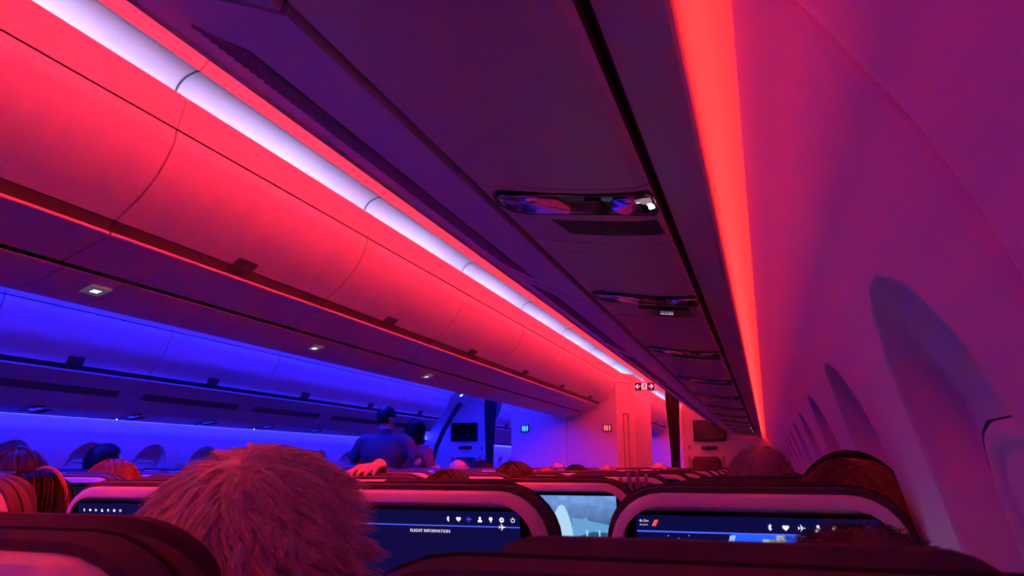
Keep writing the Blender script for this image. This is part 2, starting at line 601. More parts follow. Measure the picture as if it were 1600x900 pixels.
def bin_unit(s, door, fasc, lip, und, L, centre):
    """all part meshes of one overhead bin of length L, built from y = 0"""
    g = 0.0045
    P = {}
    # pale parts lie proud of a dark carcass, so every joint is a real gap
    sgn = 1 if centre else -1
    P['fascia'] = ('bin_door', prism('fascia', mir(thick(fasc, -sgn * 0.012), s), g * 0.5, L - g * 0.5, 0.0015))
    P['door'] = ('bin_door', prism('door', mir(thick(door, -sgn * 0.014), s), g, L - g, 0.002))
    lx, lz = lip
    P['lip'] = ('panel', lathe_rod('lip', s * (lx - 0.002 if centre else lx - 0.005), lz + 0.002, 0.0065, g, L - g))
    grip = [(door[-1][0] - sgn * 0.004, door[-1][1] - 0.002), (lx - sgn * 0.013, lz + 0.016), (lx - sgn * 0.006, lz + 0.004)]
    P['grip_rail'] = ('lip_grip', prism('grip_rail', mir(thick(grip, -sgn * 0.010), s), g, L - g))
    P['bottom_panel'] = ('underside', prism('bottom_panel', mir(thick(und, -sgn * 0.012), s), g, L - g, 0.002))
    if centre:
        car = [(x - 0.012, z - 0.004) for x, z in fasc] + [(x - 0.013, z) for x, z in door] + [(lx - 0.016, lz + 0.012)] + [(x - 0.004, z + 0.013) for x, z in und] + [(0.0, 1.90), (0.0, 2.40), (0.58, 2.40)]
    else:
        car = [(x + 0.012, z - 0.004) for x, z in fasc] + [(x + 0.013, z) for x, z in door] + [(lx + 0.016, lz + 0.012)] + [(x + 0.004, z + 0.013) for x, z in und] + [(2.056, 1.6235)] + [(x, z + 0.0235) for x, z in O_PSU] + [(2.3085, 1.597), (2.3085, 1.587), (2.324, 1.587), (2.324, 1.68), (2.28, 2.30), (1.66, 2.36)]  # thin leg beside the edge trim is added to block wall-strip light
    P['body'] = ('dark_gap', prism('body', mir(car, s), 0.0005, L - 0.0005))
    # latch tab rising from the grip into the door
    d0, d1 = door[-1], door[-7]
    tab = [(d0[0] + sgn * 0.002, d0[1] - 0.004), ((d0[0] + d1[0]) / 2 + sgn * 0.003, (d0[1] + d1[1]) / 2), (d1[0] + sgn * 0.004, d1[1] + 0.002)]
    if not centre:
        tab = [(d0[0] - 0.002, d0[1] - 0.004), (d1[0] - 0.004, d1[1] + 0.002)]
    P['latch'] = ('lip_grip', prism('latch', mir(thick(tab, -sgn * 0.006), s), L * 0.5 - 0.058, L * 0.5 + 0.058, 0.0015))
    return P


def vent_mesh(s, und, L):
    """row of thin slats let into the sloping bottom panel of an outboard bin"""
    bm = bmesh.new()
    a = Vector(und[0]) + (Vector(und[-1]) - Vector(und[0])) * 0.40
    b = Vector(und[0]) + (Vector(und[-1]) - Vector(und[0])) * 0.60
    # sit the slats on the panel surface
    def on(v):
        for i in range(len(und) - 1):
            if und[i][0] <= v.x <= und[i + 1][0]:
                t = (v.x - und[i][0]) / (und[i + 1][0] - und[i][0])
                return Vector((v.x, und[i][1] * (1 - t) + und[i + 1][1] * t))
        return v
    a, b = on(a), on(b)
    d = (b - a).normalized()
    nrm = Vector((-d.y, d.x))
    if nrm.y > 0:
        nrm = -nrm
    bk = bmesh.new()
    q = [(a, 0.10), (a, L - 0.12), (b, L - 0.10), (b, 0.12)]
    lo = [bk.verts.new((s * (p.x - nrm.x * 0.001), yy, p.y - nrm.y * 0.001)) for p, yy in q]
    hi = [bk.verts.new((s * (p.x + nrm.x * 0.0008), yy, p.y + nrm.y * 0.0008)) for p, yy in q]
    bk.faces.new(hi)
    for i in range(4):
        bk.faces.new((lo[i], lo[(i + 1) % 4], hi[(i + 1) % 4], hi[i]))
    n = 74
    for k in range(n):
        y = 0.104 + (L - 0.23) * k / n
        w_ = (L - 0.23) / n * 0.34
        sk = 0.018
        q = [(a, y), (a, y + w_), (b, y + w_ + sk), (b, y + sk)]
        lo = [bm.verts.new((s * p.x, yy, p.y)) for p, yy in q]
        hi = [bm.verts.new((s * (p.x + nrm.x * 0.003), yy, p.y + nrm.y * 0.003)) for p, yy in q]
        bm.faces.new(hi)
        for i in range(4):
            bm.faces.new((lo[i], lo[(i + 1) % 4], hi[(i + 1) % 4], hi[i]))
    return finish(bk, 'vent_grille'), finish(bm, 'slats')


def row_bins(s, door, fasc, lip, und, y0, n, centre, desc, group, vents=False, last=None):
    P = bin_unit(s, door, fasc, lip, und, PW, centre)
    vm = vent_mesh(s, und, PW) if vents else None
    for k in range(n):
        P_ = P
        if last and k == n - 1:
            P_ = bin_unit(s, door, fasc, lip, und, last, centre)
        t = empty('overhead_bin', (0, y0 + k * PW, 0))
        tag(t, '%s overhead bin %s, counting from the rear' % (ORD[k], desc), 'overhead bin', group)
        dr = None
        for nm, (m, me) in P_.items():
            par = t
            if nm == 'latch' and dr is not None:
                par = dr
            o = link(nm, me, m, par, nm in ('lip',))
            if nm == 'door':
                dr = o
        if vm and not (last and k == n - 1):
            vg = link('vent_grille', vm[0], 'vent_back', t)
            link('slats', vm[1], 'vent_slat', vg)
    return y0 + n * PW


row_bins(1, C_DOOR, C_FASC, C_LIP, C_UND, 1.79 - 3 * PW, 9, True, 'with a red-lit curved door over the centre seats', 'red-lit centre bins', last=1.35)
row_bins(-1, C_DOOR, C_FASC, C_LIP, C_UND, 1.79 - 3 * PW, 9, True, 'on the blue far side of the centre bins', 'far-side centre bins', last=1.35)
row_bins(1, O_R[1], O_R[2], O_R[0], O_R[3], SEAM_R - 2 * PW, 10, False, 'with vented underside above the right-hand window seats', 'right-hand window bins', vents=True, last=0.50)
row_bins(-1, O_L[1], O_L[2], O_L[0], O_L[3], 2.92 - 3 * PW, 8, False, 'with a blue door above the left-hand window seats', 'left-hand window bins', vents=True)
row_bins(1, C_DOOR, C_FASC, C_LIP, C_UND, 11.36, 4, True, 'with a red-lit door beyond the lavatory', 'centre bins beyond the lavatory')
row_bins(-1, O_L[1], O_L[2], O_L[0], O_L[3], 11.36, 4, False, 'with a blue door beyond the left curtain', 'left bins beyond the curtain')

# outer edge trim along the wall cove, one length per wall panel
for s, side, y0, n in ((1, 'right', SEAM_R - 2 * PW, 10), (-1, 'left', 0.38, 8)):
    em = prism('edge_trim', mir(thick(O_EDGE, 0.010), s), 0.002, PW - 0.002, 0.0015)
    tr = empty('trim_1' if s > 0 else 'trim_2')
    tag(tr, 'dark edge trim hiding the light strip along the %s sidewall' % side, None, kind='structure')
    for k in range(n):
        link('edge_strip', em, 'underside', tr, False, (0, y0 + k * PW, 0))

# ------------------------------------------------------------------ passenger service units (reading lights, vents, displays)
def line_at(line, u):
    """point and tangent at fraction u of a polyline"""
    n = len(line) - 1
    i = min(n - 1, int(u * n))
    t = u * n - i
    p = Vector(line[i]).lerp(Vector(line[i + 1]), t)
    d = (Vector(line[i + 1]) - Vector(line[i])).normalized()
    return p, d


def stadium(line, u0, u1, yc, hy, off, s, n=10, bow=0.0):
    """stadium outline lying on the line's surface from fraction u0 to u1, pushed off downwards"""
    pts = []
    uc0, uc1 = u0 + (u1 - u0) * 0.16, u1 - (u1 - u0) * 0.16
    seq = []
    for k in range(n + 1):
        a = -math.pi / 2 + math.pi * k / n
        seq.append((uc1 + (u1 - uc1) * math.cos(a), math.sin(a)))
    for k in range(n + 1):
        a = math.pi / 2 + math.pi * k / n
        seq.append((uc0 + (uc0 - u0) * math.cos(a), math.sin(a)))
    for u, v in seq:
        p, d = line_at(line, u)
        nx, nz = d.y, -d.x
        if nz > 0:
            nx, nz = -nx, -nz
        pts.append((s * (p.x + nx * off), yc + v * hy, p.y + nz * off))
    return pts


def psu_meshes(line, s):
    M = {}
    M['panel'] = prism('panel', mir(thick(line, 0.008), s), -0.058, 0.198, 0.002)
    M['bezel'] = loft('bezel', [stadium(line, 0.05, 0.96, 0, 0.047, -0.002, s), stadium(line, 0.05, 0.96, 0, 0.047, 0.003, s), stadium(line, 0.065, 0.945, 0, 0.0425, 0.0055, s), stadium(line, 0.085, 0.925, 0, 0.0385, 0.0015, s)])
    M['chrome_ring'] = loft('chrome_ring', [stadium(line, 0.085, 0.925, 0, 0.0390, 0.001, s), stadium(line, 0.085, 0.925, 0, 0.0390, 0.0050, s), stadium(line, 0.092, 0.918, 0, 0.0370, 0.0050, s), stadium(line, 0.095, 0.915, 0, 0.0360, 0.001, s)], False, False)

    def bowl(u0, u1, nm):
        um = (u0 + u1) / 2
        rings = []
        for f, off in ((1.0, 0.0045), (0.9, 0.0030), (0.7, 0.0016), (0.4, 0.0009), (0.1, 0.0007)):
            rings.append(stadium(line, um + (u0 - um) * f, um + (u1 - um) * f, 0, 0.034 * f, off, s))
        return loft(nm, rings, True, True)
    M['bowl_a'] = bowl(0.11, 0.43, 'reflector')
    M['bowl_b'] = bowl(0.60, 0.90, 'reflector')
    M['lens'] = loft('lens', [stadium(line, 0.30, 0.72, 0, 0.034, 0.0007, s), stadium(line, 0.30, 0.72, 0, 0.034, 0.0022, s), stadium(line, 0.36, 0.66, 0, 0.022, 0.0030, s)])
    M['switch_block'] = loft('switch_block', [stadium(line, 0.50, 0.575, 0, 0.031, 0.002, s), stadium(line, 0.50, 0.575, 0, 0.031, 0.0052, s), stadium(line, 0.505, 0.57, 0, 0.028, 0.0058, s)])
    M['lamp'] = loft('lamp', [stadium(line, 0.79, 0.87, 0.012, 0.007, 0.001, s), stadium(line, 0.79, 0.87, 0.012, 0.007, 0.0040, s), stadium(line, 0.81, 0.85, 0.012, 0.004, 0.0046, s)])
    M['lamp_low'] = loft('lamp', [stadium(line, 0.745, 0.86, -0.014, 0.009, 0.001, s), stadium(line, 0.745, 0.86, -0.014, 0.009, 0.0040, s), stadium(line, 0.77, 0.84, -0.014, 0.005, 0.0046, s)])
    M['lamp_small'] = loft('lamp', [stadium(line, 0.80, 0.835, 0, 0.006, 0.002, s), stadium(line, 0.80, 0.835, 0, 0.006, 0.0075, s)])
    bm = bmesh.new()
    for k in range(26):
        u = 0.30 + 0.50 * k / 25
        q = []
        for uu, yy in ((u, 0.076), (u + 0.010, 0.076), (u + 0.045, 0.146), (u + 0.035, 0.146)):
            p, d = line_at(line, min(0.99, uu))
            nx, nz = d.y, -d.x
            if nz > 0:
                nx, nz = -nx, -nz
            q.append((Vector((s * p.x, yy, p.y)), Vector((s * nx, 0, nz))))
        lo = [bm.verts.new(p - n_ * 0.001) for p, n_ in q]
        hi = [bm.verts.new(p + n_ * 0.0014) for p, n_ in q]
        bm.faces.new(hi)
        for i in range(4):
            bm.faces.new((lo[i], lo[(i + 1) % 4], hi[(i + 1) % 4], hi[i]))
    M['grille'] = finish(bm, 'speaker_grille')
    M['display_tray'] = loft('display_tray', [stadium(line, 0.08, 0.93, 0.115, 0.062, -0.001, s), stadium(line, 0.08, 0.93, 0.115, 0.062, 0.002, s), stadium(line, 0.10, 0.91, 0.115, 0.056, 0.003, s)])
    dsp = []
    for off in (0.002, 0.008):
        ring = []
        for u, y in ((0.38, 0.066), (0.72, 0.066), (0.72, 0.164), (0.38, 0.164)):
            p, d = line_at(line, u)
            ring.append((s * p.x, y, p.y - off))
        dsp.append(ring)
    M['display'] = loft('display', dsp)
    bm = bmesh.new()
    for u0, u1, y0, y1 in ((0.50, 0.528, 0.110, 0.117), (0.533, 0.550, 0.110, 0.117), (0.555, 0.570, 0.110, 0.117), (0.575, 0.584, 0.106, 0.117)):
        pa, _ = line_at(line, u0)
        pb, _ = line_at(line, u1)
        vs = [bm.verts.new((s * p.x, y, p.y - 0.0088)) for p, y in ((pa, y0), (pb, y0), (pb, y1), (pa, y1))]
        bm.faces.new(vs)
    M['display_marks'] = finish(bm, 'display_marks')
    return M


def psu_row(line, s, ys, y_end, where, group, lit, small_lit, disp, y_begin):
    M = psu_meshes(line, s)
    ch_line = [(x, z + 0.016) for x, z in line]
    for k, y in enumerate(ys):
        t = empty('service_unit', (0, y, 0))
        extra = 'with lit reading lamp' if k in lit else ('with dark display' if k in disp else 'with glossy lamp window')
        tag(t, '%s ceiling service unit %s %s, counting from the rear' % (ORD[min(k, 17)], extra, where), 'service unit', group)
        link('panel', M['panel'], 'underside', t)
        link('bezel', M['bezel'], 'black_gloss', t, False)
        link('chrome_ring', M['chrome_ring'], 'chrome', t, True)
        link('lens', M['lens'], 'black_gloss', t, False)
        link('reflector', M['bowl_a'], 'chrome', t, True)
        rb = link('reflector', M['bowl_b'], 'chrome', t, True)
        link('switch_block', M['switch_block'], 'black_gloss', t)
        if k in lit:
            link('lamp', M['lamp'], 'lamp_white', rb)
            link('lamp', M['lamp_low'], 'lamp_soft', rb)
        elif k in small_lit:
            link('lamp', M['lamp_small'], 'lamp_white', t)
        if k in disp:
            link('display_tray', M['display_tray'], 'underside', t)
            d = link('display', M['display'], 'black_gloss', t)
            link('display_marks', M['display_marks'], 'icon_white', d)
        else:
            link('speaker_grille', M['grille'], 'dark_gap', t)
        # filler panel up to the next unit
        a = y + 0.2025
        b = (ys[k + 1] if k + 1 < len(ys) else y_end + 0.06) - 0.0625
        f = link('filler_panel', prism('filler_panel', mir(thick(line, 0.008), s), a - y, min(a + 0.06, b - 0.02) - y, 0.002), 'underside', t)
        link('housing', prism('housing', mir(thick(ch_line, 0.006), s), -0.06, b - y), 'dark_gap', t)
        f2 = link('filler_panel', prism('filler_panel', mir(thick(line, 0.008), s), min(a + 0.0645, b - 0.016) - y, b - y, 0.002), 'underside', t)


psu_row(O_PSU, 1, [0.10, 0.955, 1.60, 2.42, 3.28, 4.10, 4.92, 5.74, 6.56, 7.38, 8.20, 9.02], 9.85, 'over the right-hand seats', 'right-hand service units', (1,), (9, 10), (2,), -0.2)
psu_row(C_PSU, 1, [0.42, 1.15, 1.86, 2.58, 3.30, 4.02, 4.70, 5.45, 6.20, 6.95, 7.70, 8.50], 9.30, 'under the centre bins', 'centre service units', (), (8, 9), (), 0.2)
psu_row(O_PSU, -1, [2.0, 2.82, 3.64, 4.46, 5.28, 6.10, 6.92, 7.74, 8.56], 9.26, 'over the left-hand seats', 'left-hand service units', (), (3, 5), (1,), 1.8)

# pale number placards on the near flank of the centre channel
for k, (x, y) in enumerate(((0.13, 2.00), (0.12, 3.43), (0.13, 4.84))):
    t = empty('placard', (x, y, 1.844))
    t.rotation_euler.y = R_(-14)
    link('plate', box('plate', (0, 0, 0), (0.070, 0.085, 0.008), 0.002), 'plate_grey', t)
    link('mark', box('mark', (0, 0, -0.0045), (0.024, 0.034, 0.001)), 'icon_white', t)
    tag(t, '%s small pale placard under the centre service units, counting from the rear' % ORD[k], 'placard', 'placards under the centre bins')

# ------------------------------------------------------------------ seats
def lean(z):
    return (1.18 - z) * 0.19                      # seat back leans: lower is further forward


def outline(hw, z0, z1, r, y, n=7, r2=0.02):
    return [(x, y + lean(z), z) for x, z in rrect(hw, z0, z1, r, n, r2)]


def seat_meshes():
    M = {}
    # hard back shell: rolled rim, sloping upper band, step down to the screen recess
    M['back_shell'] = loft('back_shell', [outline(0.206, 0.62, 1.176, 0.078, 0.055), outline(0.208, 0.62, 1.180, 0.080, 0.030), outline(0.2075, 0.62, 1.1795, 0.080, 0.012),
                                          outline(0.203, 0.622, 1.175, 0.077, 0.002), outline(0.194, 0.630, 1.165, 0.069, -0.004), outline(0.190, 0.635, 1.161, 0.064, -0.004),
                                          outline(0.1855, 0.640, 1.156, 0.030, 0.006), outline(0.183, 0.645, 1.153, 0.026, 0.010)])
    M['lower_shell'] = loft('lower_shell', [outline(0.20, 0.36, 0.90, 0.03, 0.060), outline(0.205, 0.355, 0.90, 0.03, 0.03), outline(0.20, 0.36, 0.89, 0.03, 0.014)])
    M['screen_bezel'] = loft('screen_bezel', [outline(0.1835, 0.905, 1.1540, 0.020, 0.014, 7, 0.016), outline(0.1835, 0.905, 1.1540, 0.020, 0.006, 7, 0.016), outline(0.1815, 0.907, 1.1520, 0.018, 0.004, 7, 0.015)])
    M['tray_table'] = loft('tray_table', [outline(0.19, 0.66, 0.885, 0.02, 0.012), outline(0.19, 0.66, 0.885, 0.02, -0.004), outline(0.185, 0.665, 0.88, 0.018, -0.008)])
    M['tray_latch'] = box('tray_latch', (0, -0.012 + lean(0.895), 0.892), (0.05, 0.012, 0.016), 0.003)
    # fabric cover wrapping over the top of the back
    M['back_cushion'] = loft('back_cushion', [outline(0.205, 0.44, 1.176, 0.075, 0.020), outline(0.215, 0.44, 1.187, 0.085, 0.022), outline(0.2185, 0.44, 1.190, 0.088, 0.036),
                                              outline(0.2185, 0.44, 1.1905, 0.088, 0.062), outline(0.214, 0.44, 1.186, 0.085, 0.078), outline(0.19, 0.46, 1.160, 0.075, 0.092)])
    M['piping'] = loft('piping', [outline(0.2165, 0.45, 1.188, 0.087, 0.046), outline(0.2205, 0.45, 1.1922, 0.089, 0.048), outline(0.2205, 0.45, 1.1922, 0.089, 0.051), outline(0.2165, 0.45, 1.188, 0.087, 0.053)], False, False)

    def head(hw, z0, z1, r, y):
        return [(x, y + lean(z) + (0.045 * (abs(x) / 0.15) ** 2.5), z) for x, z in rrect(hw, z0, z1, r, 7, 0.03)]
    M['headrest'] = loft('headrest', [head(0.145, 0.98, 1.188, 0.05, 0.066), head(0.155, 0.97, 1.197, 0.055, 0.075), head(0.155, 0.97, 1.197, 0.055, 0.088), head(0.14, 0.985, 1.185, 0.045, 0.097)])
    bm = bmesh.new()
    box_bm(bm, (0, 0.44, 0.40), (0.45, 0.47, 0.12))
    bmesh.ops.bevel(bm, geom=bm.edges[:], offset=0.035, segments=3, affect='EDGES')
    M['seat_cushion'] = finish(bm, 'seat_cushion')
    M['seat_pan'] = box('seat_pan', (0, 0.42, 0.325), (0.44, 0.42, 0.03), 0.006)
    for nm, x in (('arm_a', -0.2525), ('arm_b', 0.2525), ('arm_wr', 0.2370), ('arm_wl', -0.2370)):
        M[nm] = box('armrest', (x, 0.38, 0.64), (0.045, 0.36, 0.045), 0.012, 3)
        M[nm + '_s'] = box('arm_support', (x, 0.27, 0.48), (0.03, 0.07, 0.30), 0.006)
    for nm, y in (('leg_a', 0.25), ('leg_b', 0.58)):
        M[nm] = box('leg', (0, y, 0.155), (0.04, 0.05, 0.31), 0.006)
    M['screen'] = loft('screen', [outline(0.166, 0.928, 1.148, 0.004, 0.0055, 2, 0.004), outline(0.166, 0.928, 1.148, 0.004, 0.0032, 2, 0.004)])
    return M


SM = seat_meshes()
ZS = 1.148                                        # top edge of the picture on the screen


def on_screen(me, lift=0.0):
    """bend a flat mesh drawn in screen coordinates (x, z below the top edge) on to the leaning screen"""
    for v in me.vertices:
        x, y, z = v.co
        zz = ZS + z
        v.co = (x, 0.0030 + lean(zz) + y - lift, zz)
    return me


def icon(kind):
    if kind == 'bluetooth':
        return [bar(0, -4, 0, 4, 0.9), bar(0, 4, 2.2, 2, 0.9), bar(2.2, 2, -2.2, -2, 0.9), bar(0, -4, 2.2, -2, 0.9), bar(2.2, -2, -2.2, 2, 0.9)]
    if kind == 'heart':
        p = []
        for k in range(24):
            t = 2 * math.pi * k / 24
            p.append((0.27 * 16 * math.sin(t) ** 3, 0.27 * (13 * math.cos(t) - 5 * math.cos(2 * t) - 2 * math.cos(3 * t) - math.cos(4 * t))))
        return [p]
    if kind == 'plane':
        return [[(-4.5, -0.55), (3.6, -0.7), (5, 0), (3.6, 0.7), (-4.5, 0.55)], [(-0.4, 0.5), (1.5, 0.5), (-1.0, 4.3), (-2.1, 4.3)], [(-0.4, -0.5), (-2.1, -4.3), (-1.0, -4.3), (1.5, -0.5)], [(-4.4, 0.4), (-3.0, 0.4), (-4.2, 2.0), (-5, 2.0)], [(-4.4, -0.4), (-5, -2.0), (-4.2, -2.0), (-3.0, -0.4)]]
    if kind == 'person':
        return [circ(0, 2.4, 2.0, 14), [(-3.6, -4.2), (3.6, -4.2), (3.4, -1.6), (2.0, 0.2), (-2.0, 0.2), (-3.4, -1.6)]]
    if kind == 'bulb':
        return [circ(0, 1.2, 3.0, 16, -50, 230), [(-1.0, -1.2), (1.0, -1.2), (0.7, -4.4), (-0.7, -4.4)]]
    if kind == 'gear':
        out = []
        for k in range(16):
            a, b = 2 * math.pi * k / 16, 2 * math.pi * (k + 1) / 16
            ro = 4.2 if k % 2 else 3.5
            out.append([(1.5 * math.cos(a), 1.5 * math.sin(a)), (ro * math.cos(a), ro * math.sin(a)), (ro * math.cos(b), ro * math.sin(b)), (1.5 * math.cos(b), 1.5 * math.sin(b))])
        return out
    out = [bar(0, 0.5, 0, 4.4, 1.0)]                # power
    for k in range(14):
        a, b = R_(125 + 290 * k / 14), R_(125 + 290 * (k + 1) / 14)
        out.append([(2.7 * math.cos(a), 2.7 * math.sin(a)), (3.7 * math.cos(a), 3.7 * math.sin(a)), (3.7 * math.cos(b), 3.7 * math.sin(b)), (2.7 * math.cos(b), 2.7 * math.sin(b))])
    return out


ICONS = ['bluetooth', 'heart', 'plane', 'person', 'bulb', 'gear', 'power']


def draw(polys, cx, cz, k=0.001):
    return [[(cx + x * k, cz + z * k) for x, z in p] for p in polys]


def rect(x0, z0, x1, z1):
    return [(x0, z0), (x1, z0), (x1, z1), (x0, z1)]


def print_on(scr, name, polys, m, lift=0.0):
    return link(name, on_screen(flat_poly(name, polys, 0.0), lift), m, scr)


ICON_ME = {}


def icon_row(scr, x_right, z, step, size, m='icon_white', special=None):
    for k, ic in enumerate(ICONS[::-1]):
        key = (ic, x_right, z, step, size)
        if key not in ICON_ME:
            ICON_ME[key] = on_screen(flat_poly('icon', draw(icon(ic), x_right - k * step, z, size), 0.0), 0.0004)
        me = ICON_ME[key]
        if special and ic == special[0]:
            me = me.copy()
            me.materials.clear()
            link('icon', me, special[1], scr)
        else:
            link('icon', me, m, scr)


def screen_content(scr, kind):
    if kind == 'info':
        icon_row(scr, 0.155, -0.0125, 0.0185, 0.00098, special=('plane', 'icon_blue'))
        print_on(scr, 'rule', [rect(-0.166, -0.0242, 0.166, -0.0227)], 'screen_line')
        print_on(scr, 'plane_mark', draw(icon('plane'), 0.137, -0.0235, 0.00115), 'icon_white', 0.0005)
        t = text_mesh('heading', 'FLIGHT INFORMATION', 0.0069)
        for v in t.vertices:
            v.co.x -= 0.025
            v.co.z -= 0.0345
            v.co.y *= 0.4
        link('heading', on_screen(t, 0.0006), 'icon_white', scr)
    elif kind == 'map':
        icon_row(scr, 0.150, -0.0135, 0.0212, 0.00105)
        print_on(scr, 'map', [rect(0.03, -0.20, 0.166, -0.0245)], 'screen_map', 0.0)
        print_on(scr, 'sea', [[(-0.050, -0.20), (0.03, -0.20), (0.03, -0.0245), (-0.030, -0.0245)]], 'screen_blue', 0.0)
        print_on(scr, 'coast', [rect(0.012, -0.20, 0.035, -0.030)], 'screen_map', 0.0005)
        print_on(scr, 'streak', [[(-0.055, -0.09), (-0.047, -0.09), (-0.024, -0.026), (-0.032, -0.026)]], 'screen_glow', 0.0005)
        print_on(scr, 'rule', [rect(-0.166, -0.0242, 0.166, -0.0222)], 'screen_line', 0.0005)
        print_on(scr, 'logo', [[(-0.1435, -0.0155), (-0.1375, -0.0155), (-0.1330, -0.0065), (-0.1385, -0.0065)]], 'icon_red', 0.0004)
        for body, size, z in (('6h 21m', 0.0045, -0.0095), ('Arrival in', 0.0032, -0.0148)):
            t = text_mesh('caption', body, size)
            for v in t.vertices:
                v.co.x -= 0.161
                v.co.z += z
                v.co.y *= 0.4
            link('caption', on_screen(t, 0.0006), 'icon_white', scr)
        print_on(scr, 'star', [circ(-0.12, -0.029, 0.0007, 6), circ(-0.105, -0.032, 0.0006, 6), circ(-0.09, -0.028, 0.0007, 6), circ(-0.075, -0.034, 0.0006, 6)], 'icon_white', 0.0004)
    elif kind == 'tail':
        print_on(scr, 'picture', [rect(-0.166, -0.2105, 0.166, -0.001)], 'screen_sea', 0.0)
        fin = smooth_line([(-0.003, -0.18), (-0.008, -0.10), (0.000, -0.050), (0.013, -0.028), (0.024, -0.026), (0.034, -0.042), (0.045, -0.085), (0.052, -0.18)], 4)
        print_on(scr, 'tail_fin', [fin], 'tail_pale', 0.0009)
        print_on(scr, 'wing', [[(0.045, -0.056), (0.10, -0.066), (0.163, -0.078), (0.163, -0.094), (0.10, -0.092), (0.045, -0.110)]], 'tail_mid', 0.0005)
        print_on(scr, 'hump', [circ(0.082, -0.064, 0.007, 12, 0, 180)], 'tail_mid', 0.0006)
        for x in (0.082, 0.115, 0.143):
            print_on(scr, 'flap_fairing', [[(x, -0.088), (x + 0.005, -0.088), (x + 0.004, -0.104), (x + 0.0005, -0.104)]], 'tail_pale', 0.0007)
    elif kind == 'cyan':
        icon_row(scr, -0.060, -0.0125, 0.0150, 0.00065)
        print_on(scr, 'picture', [rect(-0.166, -0.20, 0.166, -0.0265)], 'screen_cyan')
        print_on(scr, 'bright_band', [rect(-0.166, -0.036, 0.166, -0.030)], 'tail_pale', 0.0005)
        print_on(scr, 'pale_mark', [circ(0.03, -0.012, 0.004, 10)], 'icon_white', 0.0004)
    elif kind == 'menu':
        icon_row(scr, 0.140, -0.016, 0.0195, 0.0012)
        print_on(scr, 'rule', [rect(-0.166, -0.028, 0.166, -0.026)], 'screen_line')
    elif kind == 'blue':
        print_on(scr, 'rule', [rect(-0.166, -0.026, 0.166, -0.023)], 'screen_line')


BASE = [('back_shell', 'shell', True), ('lower_shell', 'shell', True), ('screen_bezel', 'black_gloss', False), ('tray_table', 'shell', False), ('back_cushion', 'cover', True),
        ('headrest', 'cover', True), ('seat_cushion', 'cover', True), ('seat_pan', 'metal', False)]


def set_sharp(me, ang=32):
    bm = bmesh.new()
    bm.from_mesh(me)
    for e in bm.edges:
        if len(e.link_faces) == 2:
            e.smooth = e.calc_face_angle(0) < R_(ang)
    bm.to_mesh(me)
    bm.free()


for nm in ('back_shell', 'lower_shell', 'back_cushion', 'headrest'):
    for p in SM[nm].polygons:
        p.use_smooth = True
    set_sharp(SM[nm], 40)


def make_seat(x, y, label, group, scr='dim', dz=0.0, arms=('arm_a', 'arm_b'), detail=True):
    t = empty('airline_seat', (x, y, 0))
    t.rotation_euler.z = 0
    tag(t, label, 'seat', group)
    for nm, m, sm in BASE:
        o = link(nm, SM[nm], m, t)
        if nm == 'back_cushion' and detail:
            link('piping', SM['piping'], 'cover_pipe', o)
        if nm == 'tray_table' and detail:
            link('tray_latch', SM['tray_latch'], 'black_matte', o)
        if nm == 'screen_bezel' and detail:
            pass
    link('leg', SM['leg_a'], 'metal', t)
    link('leg', SM['leg_b'], 'metal', t)
    for nm in arms:
        a = link('armrest', SM[nm], 'black_matte', t)
        link('arm_support', SM[nm + '_s'], 'metal', a)
    me = SM['screen'].copy()
    sc = link('screen', me, {'info': 'screen_navy', 'map': 'screen_navy', 'tail': 'screen_navy', 'cyan': 'screen_navy', 'menu': 'screen_navy', 'blue': 'screen_navy'}.get(scr, 'screen_dim'), t)
    screen_content(sc, scr)
    if dz:
        t.scale = (1, 1, 1 + dz / 1.18)
    return t


SX_R = [(2.393, 'window'), (1.877, 'middle'), (1.300, 'aisle')]
SX_C = [(0.51, 'right'), (0.0, 'middle'), (-0.51, 'left')]
SX_L = [(-1.350, 'aisle'), (-1.877, 'middle'), (-2.393, 'window')]
SPECIAL = {('R', 1, 0): 'map', ('R', 1, 1): 'info', ('R', 1, 2): 'cyan', ('R', 2, 1): 'tail', ('R', 2, 2): 'menu'}
for blk, xs, y0, n, side in (('R', SX_R, 0.34, 12, 'beside the right-hand windows'), ('C', SX_C, 0.50, 11, 'under the centre bins'), ('L', SX_L, 0.10, 12, 'beside the left-hand windows')):
    for k in range(n):
        y = y0 + 0.80 * k
        if blk != 'R' and k == 0:
            continue
        for j, (x, nm) in enumerate(xs):
            if blk == 'R' and k == 0 and j == 2:
                continue
            kind = SPECIAL.get((blk, k, j))
            if kind is None:
                kind = 'blue' if (k * 7 + j * 3) % 5 == 0 and k < 5 else 'dim'
            scrtxt = {'map': ' showing a moving map', 'info': ' showing flight information', 'cyan': ' showing a pale blue picture', 'tail': ' showing the tail camera', 'menu': ' showing a menu'}.get(kind, '')
            rowk = k if blk == 'R' else k - 1
            make_seat(x, y, '%s seat%s, %s row from the rear %s' % (nm, scrtxt, ORD[rowk], side), 'seats ' + side, kind, dz=random.uniform(-0.006, 0.004) if k > 1 else (0 if k else (-0.017 if j == 0 else -0.012)), arms={'R': ('arm_a', 'arm_wr') if j == 0 else ('arm_a',), 'C': ('arm_a', 'arm_b') if j == 0 else ('arm_a',), 'L': ('arm_b', 'arm_wl') if j == 2 else ('arm_b',)}[blk], detail=k < 6)

# ------------------------------------------------------------------ lavatory, bulkheads, curtains, signs
LAVY = 9.50
lav = empty('lavatory', (0, LAVY, 0))
tag(lav, 'pale lavatory block at the end of the centre seats, lit blue to red', 'lavatory')


